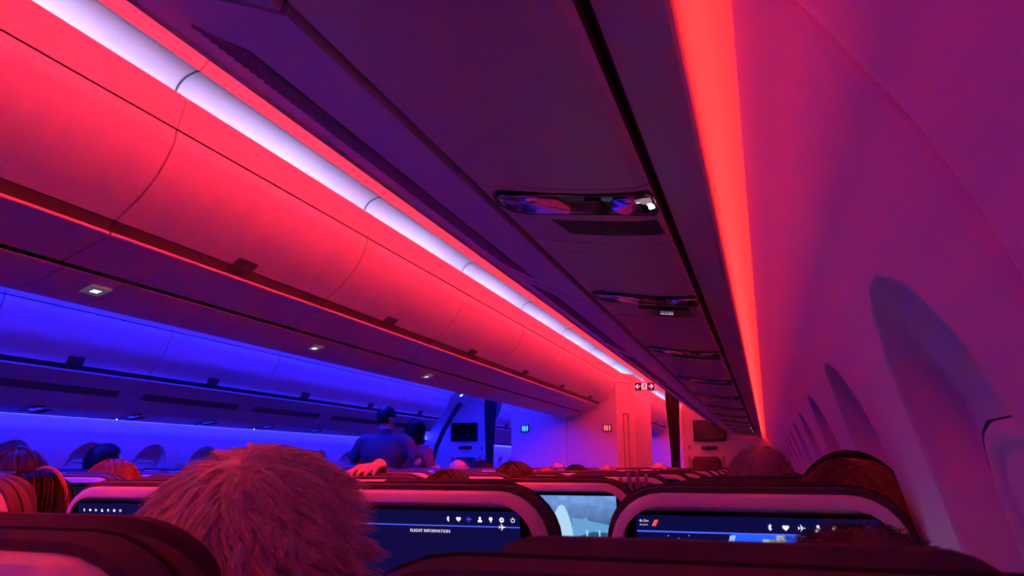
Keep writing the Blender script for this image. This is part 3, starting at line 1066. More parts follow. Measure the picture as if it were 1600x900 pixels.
def vprism(name, poly, z0, z1, bevel=0.0):
    """closed polygon of (x,y) extruded upwards"""
    bm = bmesh.new()
    a = [bm.verts.new((x, y, z0)) for x, y in poly]
    b = [bm.verts.new((x, y, z1)) for x, y in poly]
    n = len(poly)
    for i in range(n):
        bm.faces.new((a[i], a[(i + 1) % n], b[(i + 1) % n], b[i]))
    bm.faces.new(a)
    bm.faces.new(b)
    if bevel:
        bmesh.ops.bevel(bm, geom=bm.edges[:], offset=bevel, segments=2, affect='EDGES', clamp_overlap=True)
    return finish(bm, name)


link('core', vprism('core', [(-0.78, 0.012), (0.60, 0.012), (0.775, 0.36), (0.775, 1.84), (-0.78, 1.84)], 0.0, 2.40), 'dark_gap', lav)
link('front_panel', vprism('front_panel', [(-0.80, 0.0), (-0.042, 0.0), (-0.042, 0.02), (-0.80, 0.02)], 0.0, 2.40, 0.002), 'panel', lav)
link('front_panel', vprism('front_panel', [(-0.036, 0.0), (0.620, 0.0), (0.620, 0.02), (-0.036, 0.02)], 0.0, 2.40, 0.002), 'panel', lav)
cp = link('corner_panel', vprism('corner_panel', [(0.624, 0.0), (0.800, 0.36), (0.785, 0.365), (0.610, 0.012)], 0.0, 2.27, 0.002), 'panel', lav)
link('upper_panel', vprism('upper_panel', [(0.624, 0.0), (0.800, 0.36), (0.785, 0.365), (0.610, 0.012)], 2.276, 2.40, 0.002), 'panel', lav)
link('side_panel', vprism('side_panel', [(0.800, 0.365), (0.800, 1.85), (0.785, 1.85), (0.785, 0.365)], 0.0, 2.40, 0.002), 'panel', lav)
link('side_panel', vprism('side_panel', [(-0.80, 0.024), (-0.78, 0.024), (-0.78, 1.85), (-0.80, 1.85)], 0.0, 2.40, 0.002), 'panel', lav)
bm = bmesh.new()
for u in (0.36, 0.62):
    x, y = 0.624 + 0.176 * u, 0.36 * u
    box_bm(bm, (x + 0.002, y - 0.001, 1.30), (0.006, 0.010, 1.15))
for z in (1.875, 0.725):
    for u in (0.40, 0.45, 0.50, 0.55, 0.58):
        box_bm(bm, (0.624 + 0.176 * u + 0.002, 0.36 * u - 0.001, z), (0.012, 0.018, 0.006))
link('slot_frame', finish(bm, 'slot_frame'), 'lip_grip', cp)
for s, m in ((1, 'right'), (-1, 'left')):
    link('fascia', prism('fascia', mir(thick(C_FASC, -0.012), s), 0.0, 1.85), 'bin_door', lav)


def figure(cx, cz, k, skirt=False):
    out = [circ(cx, cz + 0.030 * k, 0.0085 * k, 10)]
    if skirt:
        out.append([(cx - 0.006 * k, cz + 0.020 * k), (cx + 0.006 * k, cz + 0.020 * k), (cx + 0.014 * k, cz - 0.012 * k), (cx - 0.014 * k, cz - 0.012 * k)])
    else:
        out.append([(cx - 0.011 * k, cz + 0.020 * k), (cx + 0.011 * k, cz + 0.020 * k), (cx + 0.009 * k, cz - 0.012 * k), (cx - 0.009 * k, cz - 0.012 * k)])
    out.append(rect(cx - 0.007 * k, cz - 0.036 * k, cx - 0.0015 * k, cz - 0.012 * k))
    out.append(rect(cx + 0.0015 * k, cz - 0.036 * k, cx + 0.007 * k, cz - 0.012 * k))
    return out


for x, z, m, txt in ((-0.606, 1.695, 'sign_cyan', 'cyan'), (0.500, 1.684, 'sign_red', 'red')):
    so = empty('occupancy_sign', (x, LAVY - 0.002, z))
    tag(so, 'small %s lit lavatory sign with three figures on the pale lavatory wall' % txt, 'sign', 'lavatory signs')
    link('case', box('case', (0, -0.006, 0), (0.115, 0.012, 0.100), 0.003), 'black_matte' if m == 'sign_cyan' else 'lip_grip', so)
    link('figures', flat_poly('figures', figure(-0.032, 0.0, 1.0) + figure(0.0, 0.0, 1.0, True) + figure(0.032, 0.0, 1.0) + [bar(-0.016, -0.036, -0.016, 0.038, 0.003)], -0.0135, 0.001), m, so)

for s, side in ((1, 'right'), (-1, 'left')):
    bh = empty('wall_forward_' + side, (0, 10.12, 0))
    tag(bh, '%s forward bulkhead carrying a dark monitor' % side, None, kind='structure')
    poly = [(1.375, 0.0), (1.375, 1.93), (1.46, 2.20), (1.56, 2.52)] + [(1.62, 2.60), (2.40, 2.55), (2.42, 1.60)] + list(zip(WX, WZ))[1:]
    link('bulkhead_panel', prism('bulkhead_panel', mir(poly, s), 0.0, 0.04), 'panel', bh)
    mo = empty('wall_monitor', (s * 1.727, 10.12, 1.662 if s > 0 else 1.688))
    tag(mo, 'switched-off black wall monitor on the %s forward bulkhead' % side, 'monitor', 'bulkhead monitors')
    link('casing', box('casing', (0, -0.020, 0), (0.41, 0.036, 0.268), 0.006), 'black_matte', mo)
    link('screen', box('screen', (0, -0.040, 0.004), (0.375, 0.004, 0.232), 0.001), 'black_gloss', mo)
    hs = empty('handset_cradle', (s * 1.712, 10.12, 1.44 if s > 0 else 1.47))
    tag(hs, 'black crew handset in its cradle below the %s monitor' % side, 'handset', 'crew handsets')
    link('cradle', box('cradle', (0, -0.015, 0), (0.20, 0.03, 0.045), 0.005), 'black_matte', hs)
    link('handset', box('handset', (0.02, -0.042, 0.004), (0.15, 0.024, 0.028), 0.008), 'black_gloss', hs)
    link('clip', box('clip', (-0.055, -0.056, 0.004), (0.012, 0.004, 0.034)), 'metal', hs)
    js = empty('crew_jump_seat', (s * 1.68, 10.12, 0))
    tag(js, 'folded dark crew jump seat on the %s forward bulkhead' % side, 'jump seat', 'crew jump seats')
    link('backrest', box('backrest', (-0.01, -0.05, 1.06), (0.36, 0.08, 0.54), 0.03, 3), 'cover', js)
    link('seat_pad', box('seat_pad', (-0.01, -0.06, 0.58), (0.38, 0.10, 0.36), 0.03, 3), 'cover', js)
    link('side_frame', box('side_frame', (0.20, -0.04, 0.92), (0.025, 0.06, 0.84), 0.006), 'metal', js)
    link('side_frame', box('side_frame', (-0.22, -0.04, 0.92), (0.025, 0.06, 0.84), 0.006), 'metal', js)
    link('base', box('base', (-0.01, -0.04, 0.20), (0.40, 0.07, 0.40), 0.01), 'black_matte', js)
    hk = empty('wall_switch', (s * 1.46, 10.12, 1.45))
    tag(hk, 'small dark wall switch beside the %s crew handset' % side, 'switch', 'wall switches')
    link('plate', box('plate', (0, -0.004, 0), (0.018, 0.008, 0.05), 0.002), 'lip_grip', hk)
    link('toggle', box('toggle', (0, -0.011, 0), (0.008, 0.008, 0.02), 0.001), 'black_matte', hk)

    # gathered curtain in the aisle opening
    rings = []
    for zz, wd, off in ((2.50, 0.085, 0.0), (2.2, 0.080, 0.0), (1.95, 0.078, 0.0), (1.75, 0.066, 0.003), (1.45, 0.055, 0.006), (1.25, 0.050, 0.008), (1.05, 0.058, 0.008), (0.6, 0.07, 0.004), (0.0, 0.078, 0.0)):
        rg = []
        for k in range(64):
            a = 2 * math.pi * k / 64
            r = wd * (1 + 0.16 * math.sin(9 * a + zz * 0.6))
            rg.append((s * (1.282 + off + r * math.cos(a)), 9.98 + 0.5 * r * math.sin(a), zz))
        rings.append(rg)
    cu = empty('aisle_curtain', (0, 0, 0))
    tag(cu, 'black gathered curtain hanging in the %s aisle opening' % side, 'curtain', 'aisle curtains')
    link('cloth', loft('cloth', rings), 'curtain', cu, True)
    link('tie_back', loft('tie_back', [[(s * (1.29 + 0.060 * math.cos(2 * math.pi * k / 24)), 9.98 + 0.034 * math.sin(2 * math.pi * k / 24), z) for k in range(24)] for z in (1.23, 1.27)], False, False), 'black_matte', cu)
    link('rail', box('rail', (s * 1.10, 9.98, 2.51), (0.56, 0.02, 0.02), 0.004), 'metal', cu)

# door zone ahead of the left bins: lowered ceiling panel, leaning door frame, lamp, placard
dz_ = empty('door_1', (0, 0, 0))
tag(dz_, 'left cabin door zone with leaning frame and lowered ceiling panel', None, kind='structure')
link('ceiling_panel', prism('ceiling_panel', [(-1.36, 2.30), (-1.62, 2.12), (-2.20, 1.98), (-2.46, 1.90), (-2.46, 1.93), (-2.20, 2.01), (-1.62, 2.15), (-1.37, 2.33)], 9.285, 10.115), 'panel', dz_)
bm = bmesh.new()
fr = [(-1.60, 2.08), (-1.66, 2.02), (-1.86, 1.72), (-1.97, 1.48), (-2.06, 1.20), (-2.12, 0.80), (-2.14, 0.0)]
link('door_frame', prism('door_frame', thick(fr, 0.045), 9.60, 9.66, 0.004), 'lip_grip', dz_)
lp = empty('ceiling_spot', (-1.52, 9.45, 2.165))
lp.rotation_euler.y = R_(-32)
tag(lp, 'small lit round spot lamp in the ceiling by the left door', 'lamp')
link('rim', loft('rim', [[(r * math.cos(2 * math.pi * k / 16), r * math.sin(2 * math.pi * k / 16), z) for k in range(16)] for r, z in ((0.034, 0.03), (0.034, -0.004), (0.026, -0.008))], True, False), 'chrome', lp)
link('bulb', loft('bulb', [[(r * math.cos(2 * math.pi * k / 16), r * math.sin(2 * math.pi * k / 16), z) for k in range(16)] for r, z in ((0.026, 0.0), (0.024, -0.012), (0.012, -0.018))]), 'lamp_white', lp)
pb = empty('door_placard', (-1.98, 9.40, 1.985))
tag(pb, 'dark square placard on the ceiling panel by the left door', 'placard')
link('plate', box('plate', (0, 0, 0), (0.10, 0.02, 0.09), 0.003, rot=Matrix.Rotation(R_(12), 4, 'Y')), 'black_matte', pb)
link('mark', box('mark', (0.01, -0.011, 0.005), (0.04, 0.002, 0.05)), 'lip_grip', pb)

# exit sign hanging in the right aisle
ex = empty('exit_sign', (1.105, 8.80, 2.128))
tag(ex, 'dark hanging exit sign with running figure between two arrows', 'sign')
link('case', box('case', (0, 0, 0), (0.225, 0.035, 0.090), 0.006), 'black_matte', ex)
pn = link('figure_panel', flat_poly('figure_panel', [rect(-0.034, -0.038, 0.030, 0.038)], -0.0185, 0.001), 'sign_white', ex)
link('running_figure', flat_poly('running_figure', [circ(0.006, 0.024, 0.008, 10), bar(0.004, 0.016, -0.004, -0.006, 0.012), bar(-0.004, -0.006, 0.010, -0.018, 0.007), bar(0.010, -0.018, 0.006, -0.034, 0.006), bar(-0.004, -0.006, -0.016, -0.028, 0.007), bar(0.002, 0.012, 0.016, 0.002, 0.005), bar(0.0, 0.012, -0.016, 0.004, 0.005)], -0.0197, 0.001), 'print_dark', pn)
for d in (-1, 1):
    link('arrow', flat_poly('arrow', [bar(d * 0.050, 0, d * 0.095, 0, 0.012), bar(d * 0.100, 0, d * 0.074, 0.026, 0.012), bar(d * 0.100, 0, d * 0.074, -0.026, 0.012)], -0.0185, 0.001), 'sign_white', ex)
link('lower_rim', box('lower_rim', (0, 0, -0.052), (0.215, 0.04, 0.012), 0.003), 'panel', ex)
link('arm', box('arm', (0.155, 0.0, -0.040), (0.30, 0.02, 0.012), 0.003), 'panel', ex)
link('hanger', box('hanger', (0.0, 0.012, 0.27), (0.016, 0.010, 0.45)), 'panel', ex)

# ------------------------------------------------------------------ people
def ico(sub):
    bm = bmesh.new()
    bmesh.ops.create_icosphere(bm, subdivisions=sub, radius=1.0)
    bm.verts.index_update()
    out = [v.co.copy() for v in bm.verts], [tuple(v.index for v in f.verts) for f in bm.faces]
    bm.free()
    return out


ICO1, ICO3 = ico(2), ico(3)


class Blob:
    """soup of closed balls, later fused into one skin"""
    def __init__(self):
        self.v, self.f = [], []

    def ball(self, T, m):
        b = len(self.v)
        self.v += [tuple(m @ p) for p in T[0]]
        self.f += [tuple(b + i for i in f) for f in T[1]]


def caps(bl, p0, r0, p1, r1):
    p0, p1 = Vector(p0), Vector(p1)
    d = p1 - p0
    n = max(2, int(d.length / (min(r0, r1) * 0.8)) + 1)
    for k in range(n + 1):
        t = k / n
        r = r0 * (1 - t) + r1 * t
        bl.ball(ICO1, Matrix.Translation(p0 + d * t) @ Matrix.Diagonal((r, r, r, 1)))


def ell(bl, c, r):
    bl.ball(ICO3, Matrix.Translation(c) @ Matrix.Diagonal((*r, 1)))


def remesh(bl, name, voxel, smooth=6):
    me = bpy.data.meshes.new(name)
    me.from_pydata(bl.v, [], bl.f)
    me.update()
    o = bpy.data.objects.new(name, me)
    COL.objects.link(o)
    md = o.modifiers.new('r', 'REMESH')
    md.mode = 'VOXEL'
    md.voxel_size = voxel
    sm = o.modifiers.new('s', 'SMOOTH')
    sm.iterations = smooth
    sm.factor = 0.5
    dg = bpy.context.evaluated_depsgraph_get()
    out = bpy.data.meshes.new_from_object(o.evaluated_get(dg))
    bpy.data.objects.remove(o)
    out.name = name
    for p in out.polygons:
        p.use_smooth = True
    return out


def head_bm(bm, c):
    c = Vector(c)
    ell(bm, c + Vector((0, -0.010, 0.020)), (0.076, 0.096, 0.098))
    ell(bm, c + Vector((0, 0.022, -0.045)), (0.056, 0.066, 0.070))
    ell(bm, c + Vector((0, 0.070, 0.022)), (0.050, 0.018, 0.014))                    # brow
    caps(bm, c + Vector((0, 0.086, 0.010)), 0.008, c + Vector((0, 0.104, -0.022)), 0.012)   # nose
    ell(bm, c + Vector((0, 0.084, -0.052)), (0.024, 0.010, 0.005))                   # lips
    ell(bm, c + Vector((0, 0.082, -0.063)), (0.020, 0.010, 0.005))
    ell(bm, c + Vector((0, 0.070, -0.096)), (0.022, 0.020, 0.016))                   # chin
    for s in (-1, 1):
        ell(bm, c + Vector((s * 0.079, -0.008, -0.008)), (0.008, 0.018, 0.030))
        ell(bm, c + Vector((s * 0.031, 0.074, 0.002)), (0.012, 0.010, 0.007))


def hand_bm(bm, wrist, fwd, up, s, curl=0.5):
    """palm and five fingers from the wrist; fwd = pointing direction, up = back of the hand"""
    w_, f, u = Vector(wrist), Vector(fwd).normalized(), Vector(up).normalized()
    r = f.cross(u).normalized() * s
    u = r.cross(f).normalized() * s
    for k in range(4):
        q = (k - 1.5) * 0.0205
        caps(bm, w_ + f * 0.010 + r * q * 0.6, 0.014, w_ + f * 0.085 + r * q, 0.0115)
        L = (0.070, 0.082, 0.076, 0.060)[k]
        base = w_ + f * 0.080 + r * q * 1.16
        m1 = base + f * L * 0.5 - u * L * 0.10 * curl * 2
        tip = m1 + f * L * (0.5 - 0.22 * curl) - u * L * 0.42 * curl
        caps(bm, base, 0.0090, m1, 0.0080)
        caps(bm, m1 , 0.0080, tip + r * q * 0.12, 0.0068)
    tb = w_ + f * 0.025 - r * 0.034
    t1 = tb + f * 0.030 - r * 0.026 - u * 0.008
    caps(bm, tb, 0.013, t1, 0.0100)
    caps(bm, t1, 0.0100, t1 + f * 0.032 - r * 0.006 - u * 0.008, 0.0080)


def seated(raised=0, voxel=0.010):
    """seated figure; origin on the floor under the top of its seat back; head top at 1.24"""
    sk, sh, tr = Blob(), Blob(), Blob()
    H = (0, 0.205, 1.120)
    head_bm(sk, H)
    caps(sk, (0, 0.190, 1.07), 0.052, (0, 0.205, 0.94), 0.058)
    for b, g in ((sk, 0.0), (sh, 0.013)):
        ell(b, (0, 0.235, 0.86), (0.165 + g, 0.085 + g, 0.12 + g))
        ell(b, (0, 0.270, 0.74), (0.150 + g, 0.095 + g, 0.14 + g))
        ell(b, (0, 0.330, 0.58), (0.155 + g, 0.105 + g, 0.11 + g))
        caps(b, (-0.13, 0.205, 0.935), 0.058 + g, (0.13, 0.205, 0.935), 0.058 + g)
    for s in (-1, 1):
        for b, g in ((sk, 0.0), (tr, 0.012)):
            caps(b, (s * 0.085, 0.36, 0.545), 0.082 + g, (s * 0.105, 0.78, 0.55), 0.055 + g)
            caps(b, (s * 0.105, 0.78, 0.55), 0.055 + g, (s * 0.11, 0.76, 0.11), 0.038 + g)
        caps(sk, (s * 0.11, 0.75, 0.05), 0.038, (s * 0.115, 0.90, 0.04), 0.030)
        caps(tr, (s * 0.11, 0.75, 0.052), 0.046, (s * 0.115, 0.90, 0.046), 0.038)
        if raised == s:
            if s > 0:
                el, wr, fw, up, cu = Vector((0.255, 0.31, 0.94)), Vector((0.185, 0.27, 1.118)), (0.0, -0.12, 1.0), (0.0, 1.0, 0.12), 0.3
            else:
                el, wr, fw, up, cu = Vector((-0.300, 0.27, 1.06)), Vector((-0.205, 0.105, 1.262)), (0.05, -1.0, -0.05), (0.0, -0.05, 1.0), 0.95
            caps(sk, (s * 0.175, 0.205, 0.93), 0.048, el, 0.038)
            caps(sk, el, 0.038, wr, 0.026)
            caps(sh, (s * 0.175, 0.205, 0.93), 0.060, el, 0.050)
            hand_bm(sk, wr, fw, up, s, cu)
        else:
            el, wr = Vector((s * 0.182, 0.30, 0.695)), Vector((s * 0.125, 0.50, 0.675))
            caps(sk, (s * 0.175, 0.205, 0.93), 0.048, el, 0.038)
            caps(sk, el, 0.038, wr, 0.027)
            caps(sh, (s * 0.175, 0.205, 0.93), 0.060, el, 0.050)
            hand_bm(sk, wr, (-s * 0.25, 1, -0.1), (0, 0, 1), s, 0.5)
    return remesh(sk, 'body', voxel, 2 if voxel < 0.006 else 6), remesh(sh, 'shirt', 0.012), remesh(tr, 'trousers', 0.012), Vector(H)


def standing(woman=False):
    sk, sh, tr = Blob(), Blob(), Blob()
    H = (0, 0, 1.645)
    head_bm(sk, H)
    caps(sk, (0, -0.012, 1.59), 0.056, (0, -0.02, 1.45), 0.064)
    wd = 0.88 if woman else 1.16
    for b, g in ((sk, 0.0), (sh, 0.016)):
        caps(b, (-0.165 * wd, -0.02, 1.435), 0.062 + g, (0.165 * wd, -0.02, 1.435), 0.062 + g)
        caps(b, (0, -0.015, 1.44), 0.064 + g * 0.7, (0, -0.018, 1.515), 0.058 + g * 0.7)
        ell(b, (0, -0.01, 1.345), (0.195 * wd + g, 0.118 + g, 0.165 + g))
        ell(b, (0, 0.0, 1.12), (0.162 + g, 0.118 + g, 0.17 + g))
        ell(b, (0, 0.0, 0.98), (0.164 + g, 0.120 + g, 0.12 + g))
    for s in (-1, 1):
        for b, g in ((sk, 0.0), (tr, 0.014)):
            caps(b, (s * 0.074, 0, 0.94), 0.082 + g, (s * 0.064, 0.01, 0.50), 0.056 + g)
            caps(b, (s * 0.064, 0.01, 0.50), 0.056 + g, (s * 0.07, -0.01, 0.10), 0.040 + g)
        caps(sk, (s * 0.07, -0.02, 0.045), 0.038, (s * 0.08, 0.15, 0.038), 0.030)
        caps(tr, (s * 0.07, -0.02, 0.050), 0.048, (s * 0.08, 0.15, 0.044), 0.040)
        el, wr = Vector((s * 0.295 * wd, -0.02, 1.262)), Vector((s * 0.16 * wd, 0.20, 1.270))
        caps(sk, (s * 0.20 * wd, -0.02, 1.42), 0.054, el, 0.042)
        caps(sk, el, 0.042, wr, 0.028)
        hand_bm(sk, wr, (-s * 0.8, 0.6, 0.0), (0, 0.3, 1.0), s, 0.5)
        mid = Vector((s * 0.20 * wd, -0.02, 1.42)).lerp(el, 0.75)
        caps(sh, (s * 0.20 * wd, -0.02, 1.42), 0.072, mid, 0.062)
    return remesh(sk, 'body', 0.010), remesh(sh, 'shirt', 0.012), remesh(tr, 'trousers', 0.012), Vector(H)


SC = Vector((0, -0.010, 0.020))                      # scalp centre and radii in head coordinates
SR = Vector((0.079, 0.099, 0.101))


def scalp_ok(d, low=-0.35):
    if d.y > 0.30 and d.z < 0.50 + 0.3 * (d.y - 0.3):
        return False
    if d.z < low:
        return False
    if abs(d.x) > 0.72 and d.z < -0.05:
        return False
    return True


def clump_hair(nclump, per, length, width, seed):
    """wavy tousled hair: locks of strands that draw together towards their tips"""
    rnd = random.Random(seed)
    vs, fs = [], []
    whorl = Vector((0.1, -0.45, 0.88)).normalized()
    made = 0
    while made < nclump:
        d = Vector((rnd.gauss(0, 1), rnd.gauss(0, 1), rnd.gauss(0, 1))).normalized()
        if not scalp_ok(d, -0.5):
            continue
        made += 1
        nrm = Vector((d.x / SR.x, d.y / SR.y, d.z / SR.z)).normalized()
        flow = d - whorl * d.dot(whorl)
        flow = flow.normalized() if flow.length > 0.05 else Vector((1, 0, 0))
        swirl = whorl.cross(flow)
        sw = rnd.gauss(0.25, 0.45)
        L = length * rnd.uniform(0.75, 1.25)
        q = SC + Vector((d.x * SR.x, d.y * SR.y, d.z * SR.z))
        dirv = (nrm * rnd.uniform(0.05, 0.36) + flow * 0.85 + swirl * sw).normalized()
        curve = [q.copy()]
        ph = rnd.uniform(0, 6.28)
        for k in range(6):
            q = q + dirv * L / 6
            dirv = (dirv + flow * 0.16 - nrm * 0.17 + Vector((0, 0, -0.10)) + swirl * 0.30 * math.sin(ph + k * 1.1)).normalized()
            curve.append(q.copy())
        for _ in range(per):
            off = Vector((rnd.gauss(0, 1), rnd.gauss(0, 1), rnd.gauss(0, 1)))
            off = (off - nrm * off.dot(nrm)) * 0.0036 + nrm * rnd.uniform(-0.001, 0.0025)
            jit = Vector((rnd.gauss(0, 1), rnd.gauss(0, 1), rnd.gauss(0, 1))) * 0.0016
            cut = rnd.choice((5, 6, 7, 7))
            side = nrm.cross(dirv).normalized() if rnd.random() < 0.6 else Vector((rnd.gauss(0, 1), rnd.gauss(0, 1), rnd.gauss(0, 1))).normalized()
            b0 = len(vs)
            for k in range(cut):
                t = k / 6
                p = curve[k] + off * (1 - 0.72 * t) + jit * t * t
                ww = width * (1 - 0.65 * t)
                vs.append(p + side * ww)
                vs.append(p - side * ww)
            for k in range(cut - 1):
                a = b0 + 2 * k
                fs.append((a, a + 1, a + 3, a + 2))
    nu, nv = 36, 20
    idx = {}
    for i in range(nv + 1):
        for j in range(nu):
            th, ph = math.pi * i / nv, 2 * math.pi * j / nu
            d = Vector((math.sin(th) * math.cos(ph), math.sin(th) * math.sin(ph), math.cos(th)))
            idx[i, j] = len(vs)
            vs.append(SC + Vector((d.x * SR.x, d.y * SR.y, d.z * SR.z)) * 1.02)
    for i in range(nv):
        for j in range(nu):
            th, ph = math.pi * (i + .5) / nv, 2 * math.pi * (j + .5) / nu
            d = Vector((math.sin(th) * math.cos(ph), math.sin(th) * math.sin(ph), math.cos(th)))
            if scalp_ok(d, -0.5):
                fs.append((idx[i, j], idx[i + 1, j], idx[i + 1, (j + 1) % nu], idx[i, (j + 1) % nu]))
    me = bpy.data.meshes.new('hair')
    me.from_pydata([tuple(v) for v in vs], [], fs)
    me.update()
    return me


def hair_mesh(kind, n, length, width, seed, bald=0.0, lift=0.55):
    rnd = random.Random(seed)
    vs, fs = [], []

    def strand(pts, w):
        b0 = len(vs)
        side = Vector((rnd.gauss(0, 1), rnd.gauss(0, 1), rnd.gauss(0, 0.3)))
        for i, p in enumerate(pts):
            d = (pts[min(i + 1, len(pts) - 1)] - pts[max(0, i - 1)])
            sd = d.cross(side)
            sd = sd.normalized() if sd.length > 1e-9 else Vector((1, 0, 0))
            ww = w * (1 - 0.7 * i / (len(pts) - 1))
            vs.append(p + sd * ww)
            vs.append(p - sd * ww)
        for i in range(len(pts) - 1):
            a = b0 + 2 * i
            fs.append((a, a + 1, a + 3, a + 2))
    made = 0
    low = -0.55 if kind == 'long' else -0.62
    while made < n:
        d = Vector((rnd.gauss(0, 1), rnd.gauss(0, 1), rnd.gauss(0, 1))).normalized()
        if not scalp_ok(d, low):
            continue
        if bald and d.z > 1 - bald and rnd.random() < 0.93:
            continue
        made += 1
        p = SC + Vector((d.x * SR.x, d.y * SR.y, d.z * SR.z))
        nrm = Vector((d.x / SR.x, d.y / SR.y, d.z / SR.z)).normalized()
        if kind == 'short':
            whorl = Vector((0.0, -0.5, 0.85)).normalized()
            flow = (d - whorl * d.dot(whorl))
            flow = flow.normalized() if flow.length > 0.05 else Vector((1, 0, 0))
            swirl = whorl.cross(flow)
            # neighbouring strands clump together
            cl = math.sin(d.x * 17 + d.z * 9) * 0.5 + math.sin(d.y * 15 - d.z * 13) * 0.5
            L = length * rnd.uniform(0.6, 1.15)
            q = p.copy()
            dirv = (nrm * (lift + 0.22 * cl) + flow * 0.85 + swirl * (0.25 + 0.5 * cl) + Vector((rnd.gauss(0, .2), rnd.gauss(0, .2), rnd.gauss(0, .2)))).normalized()
            pts = [q.copy()]
            for k in range(4):
                q = q + dirv * L / 4
                dirv = (dirv + flow * 0.30 - nrm * 0.22 + Vector((0, 0, -0.12)) + swirl * 0.15 * cl).normalized()
                pts.append(q.copy())
            strand(pts, width)
        else:
            L = length * rnd.uniform(0.8, 1.05)
            q = p + nrm * rnd.uniform(0.001, 0.010)
            pts = [q.copy()]
            step = L / 14
            for k in range(14):
                e = Vector(((q.x - SC.x) / SR.x, (q.y - SC.y) / SR.y, (q.z - SC.z) / SR.z))
                out = e.normalized()
                nn = Vector((out.x / SR.x, out.y / SR.y, out.z / SR.z)).normalized()
                side = Vector((math.copysign(0.6, q.x + 0.012 * math.sin(made)), -0.35, -1.0))
                tdir = side - nn * side.dot(nn)
                if e.z < -0.15:
                    tdir = Vector((out.x * 0.03, -0.02 + out.y * 0.03, -1))
                tdir.normalize()
                q = q + tdir * step
                e2 = Vector(((q.x - SC.x) / SR.x, (q.y - SC.y) / SR.y, (q.z - SC.z) / SR.z))
                rad = 1.05 + 0.08 * rnd.random()
                if e2.length < rad and e2.z > -0.3:
                    e2 = e2.normalized() * rad
                    q = SC + Vector((e2.x * SR.x, e2.y * SR.y, e2.z * SR.z))
                q += Vector((rnd.gauss(0, .0006), rnd.gauss(0, .0006), 0))
                pts.append(q.copy())
            strand(pts, width)
    # under-layer so that no scalp shows
    if not bald:
        b0 = len(vs)
        idx = {}
        nu, nv = 36, 20
        for i in range(nv + 1):
            for j in range(nu):
                th, ph = math.pi * i / nv, 2 * math.pi * j / nu
                d = Vector((math.sin(th) * math.cos(ph), math.sin(th) * math.sin(ph), math.cos(th)))
                idx[i, j] = len(vs)
                kk = 1.02
                vs.append(SC + Vector((d.x * SR.x, d.y * SR.y, d.z * SR.z)) * kk)
        for i in range(nv):
            for j in range(nu):
                th, ph = math.pi * (i + .5) / nv, 2 * math.pi * (j + .5) / nu
                d = Vector((math.sin(th) * math.cos(ph), math.sin(th) * math.sin(ph), math.cos(th)))
                if scalp_ok(d, low):
                    fs.append((idx[i, j], idx[i + 1, j], idx[i + 1, (j + 1) % nu], idx[i, (j + 1) % nu]))
    me = bpy.data.meshes.new('hair')
    me.from_pydata([tuple(v) for v in vs], [], fs)
    me.update()
    return me


BODY = seated()
BODY_HAND_R = seated(1, 0.0045)
BODY_HAND_L = seated(-1, 0.0045)
HAIR = {'thick': clump_hair(1000, 15, 0.036, 0.0006, 1), 'short': hair_mesh('short', 4800, 0.017, 0.0006, 2, lift=0.12), 'bald': hair_mesh('short', 2600, 0.014, 0.0006, 3, 0.45),
        'long': hair_mesh('long', 5200, 0.36, 0.0008, 4), 'bob': hair_mesh('long', 2600, 0.24, 0.0011, 5)}


def rest_on_back(me):
    """copy of long hair whose fall stays in front of the headrest and backrest"""
    me = me.copy()
    for v in me.vertices:
        if v.co.z < 0.0:
            wing = 0.045 * min(1.0, abs(v.co.x) / 0.15) ** 2.5 if v.co.z > -0.15 else 0.0
            v.co.y = max(v.co.y, -0.098 + wing - 0.19 * v.co.z + 0.010 * min(1.0, -v.co.z / 0.05))
    return me


for k in ('long', 'bob'):
    HAIR[k + '_seated'] = rest_on_back(HAIR[k])


def leaned(me, dx, zh, p):
    """copy of a seated mesh bent sideways above the hips, by dx at head height zh"""
    me = me.copy()
    for v in me.vertices:
        if v.co.z > 0.55:
            v.co.x += dx * min(1.0, (v.co.z - 0.55) / (zh - 0.66)) ** p      # the head itself stays rigid
    return me


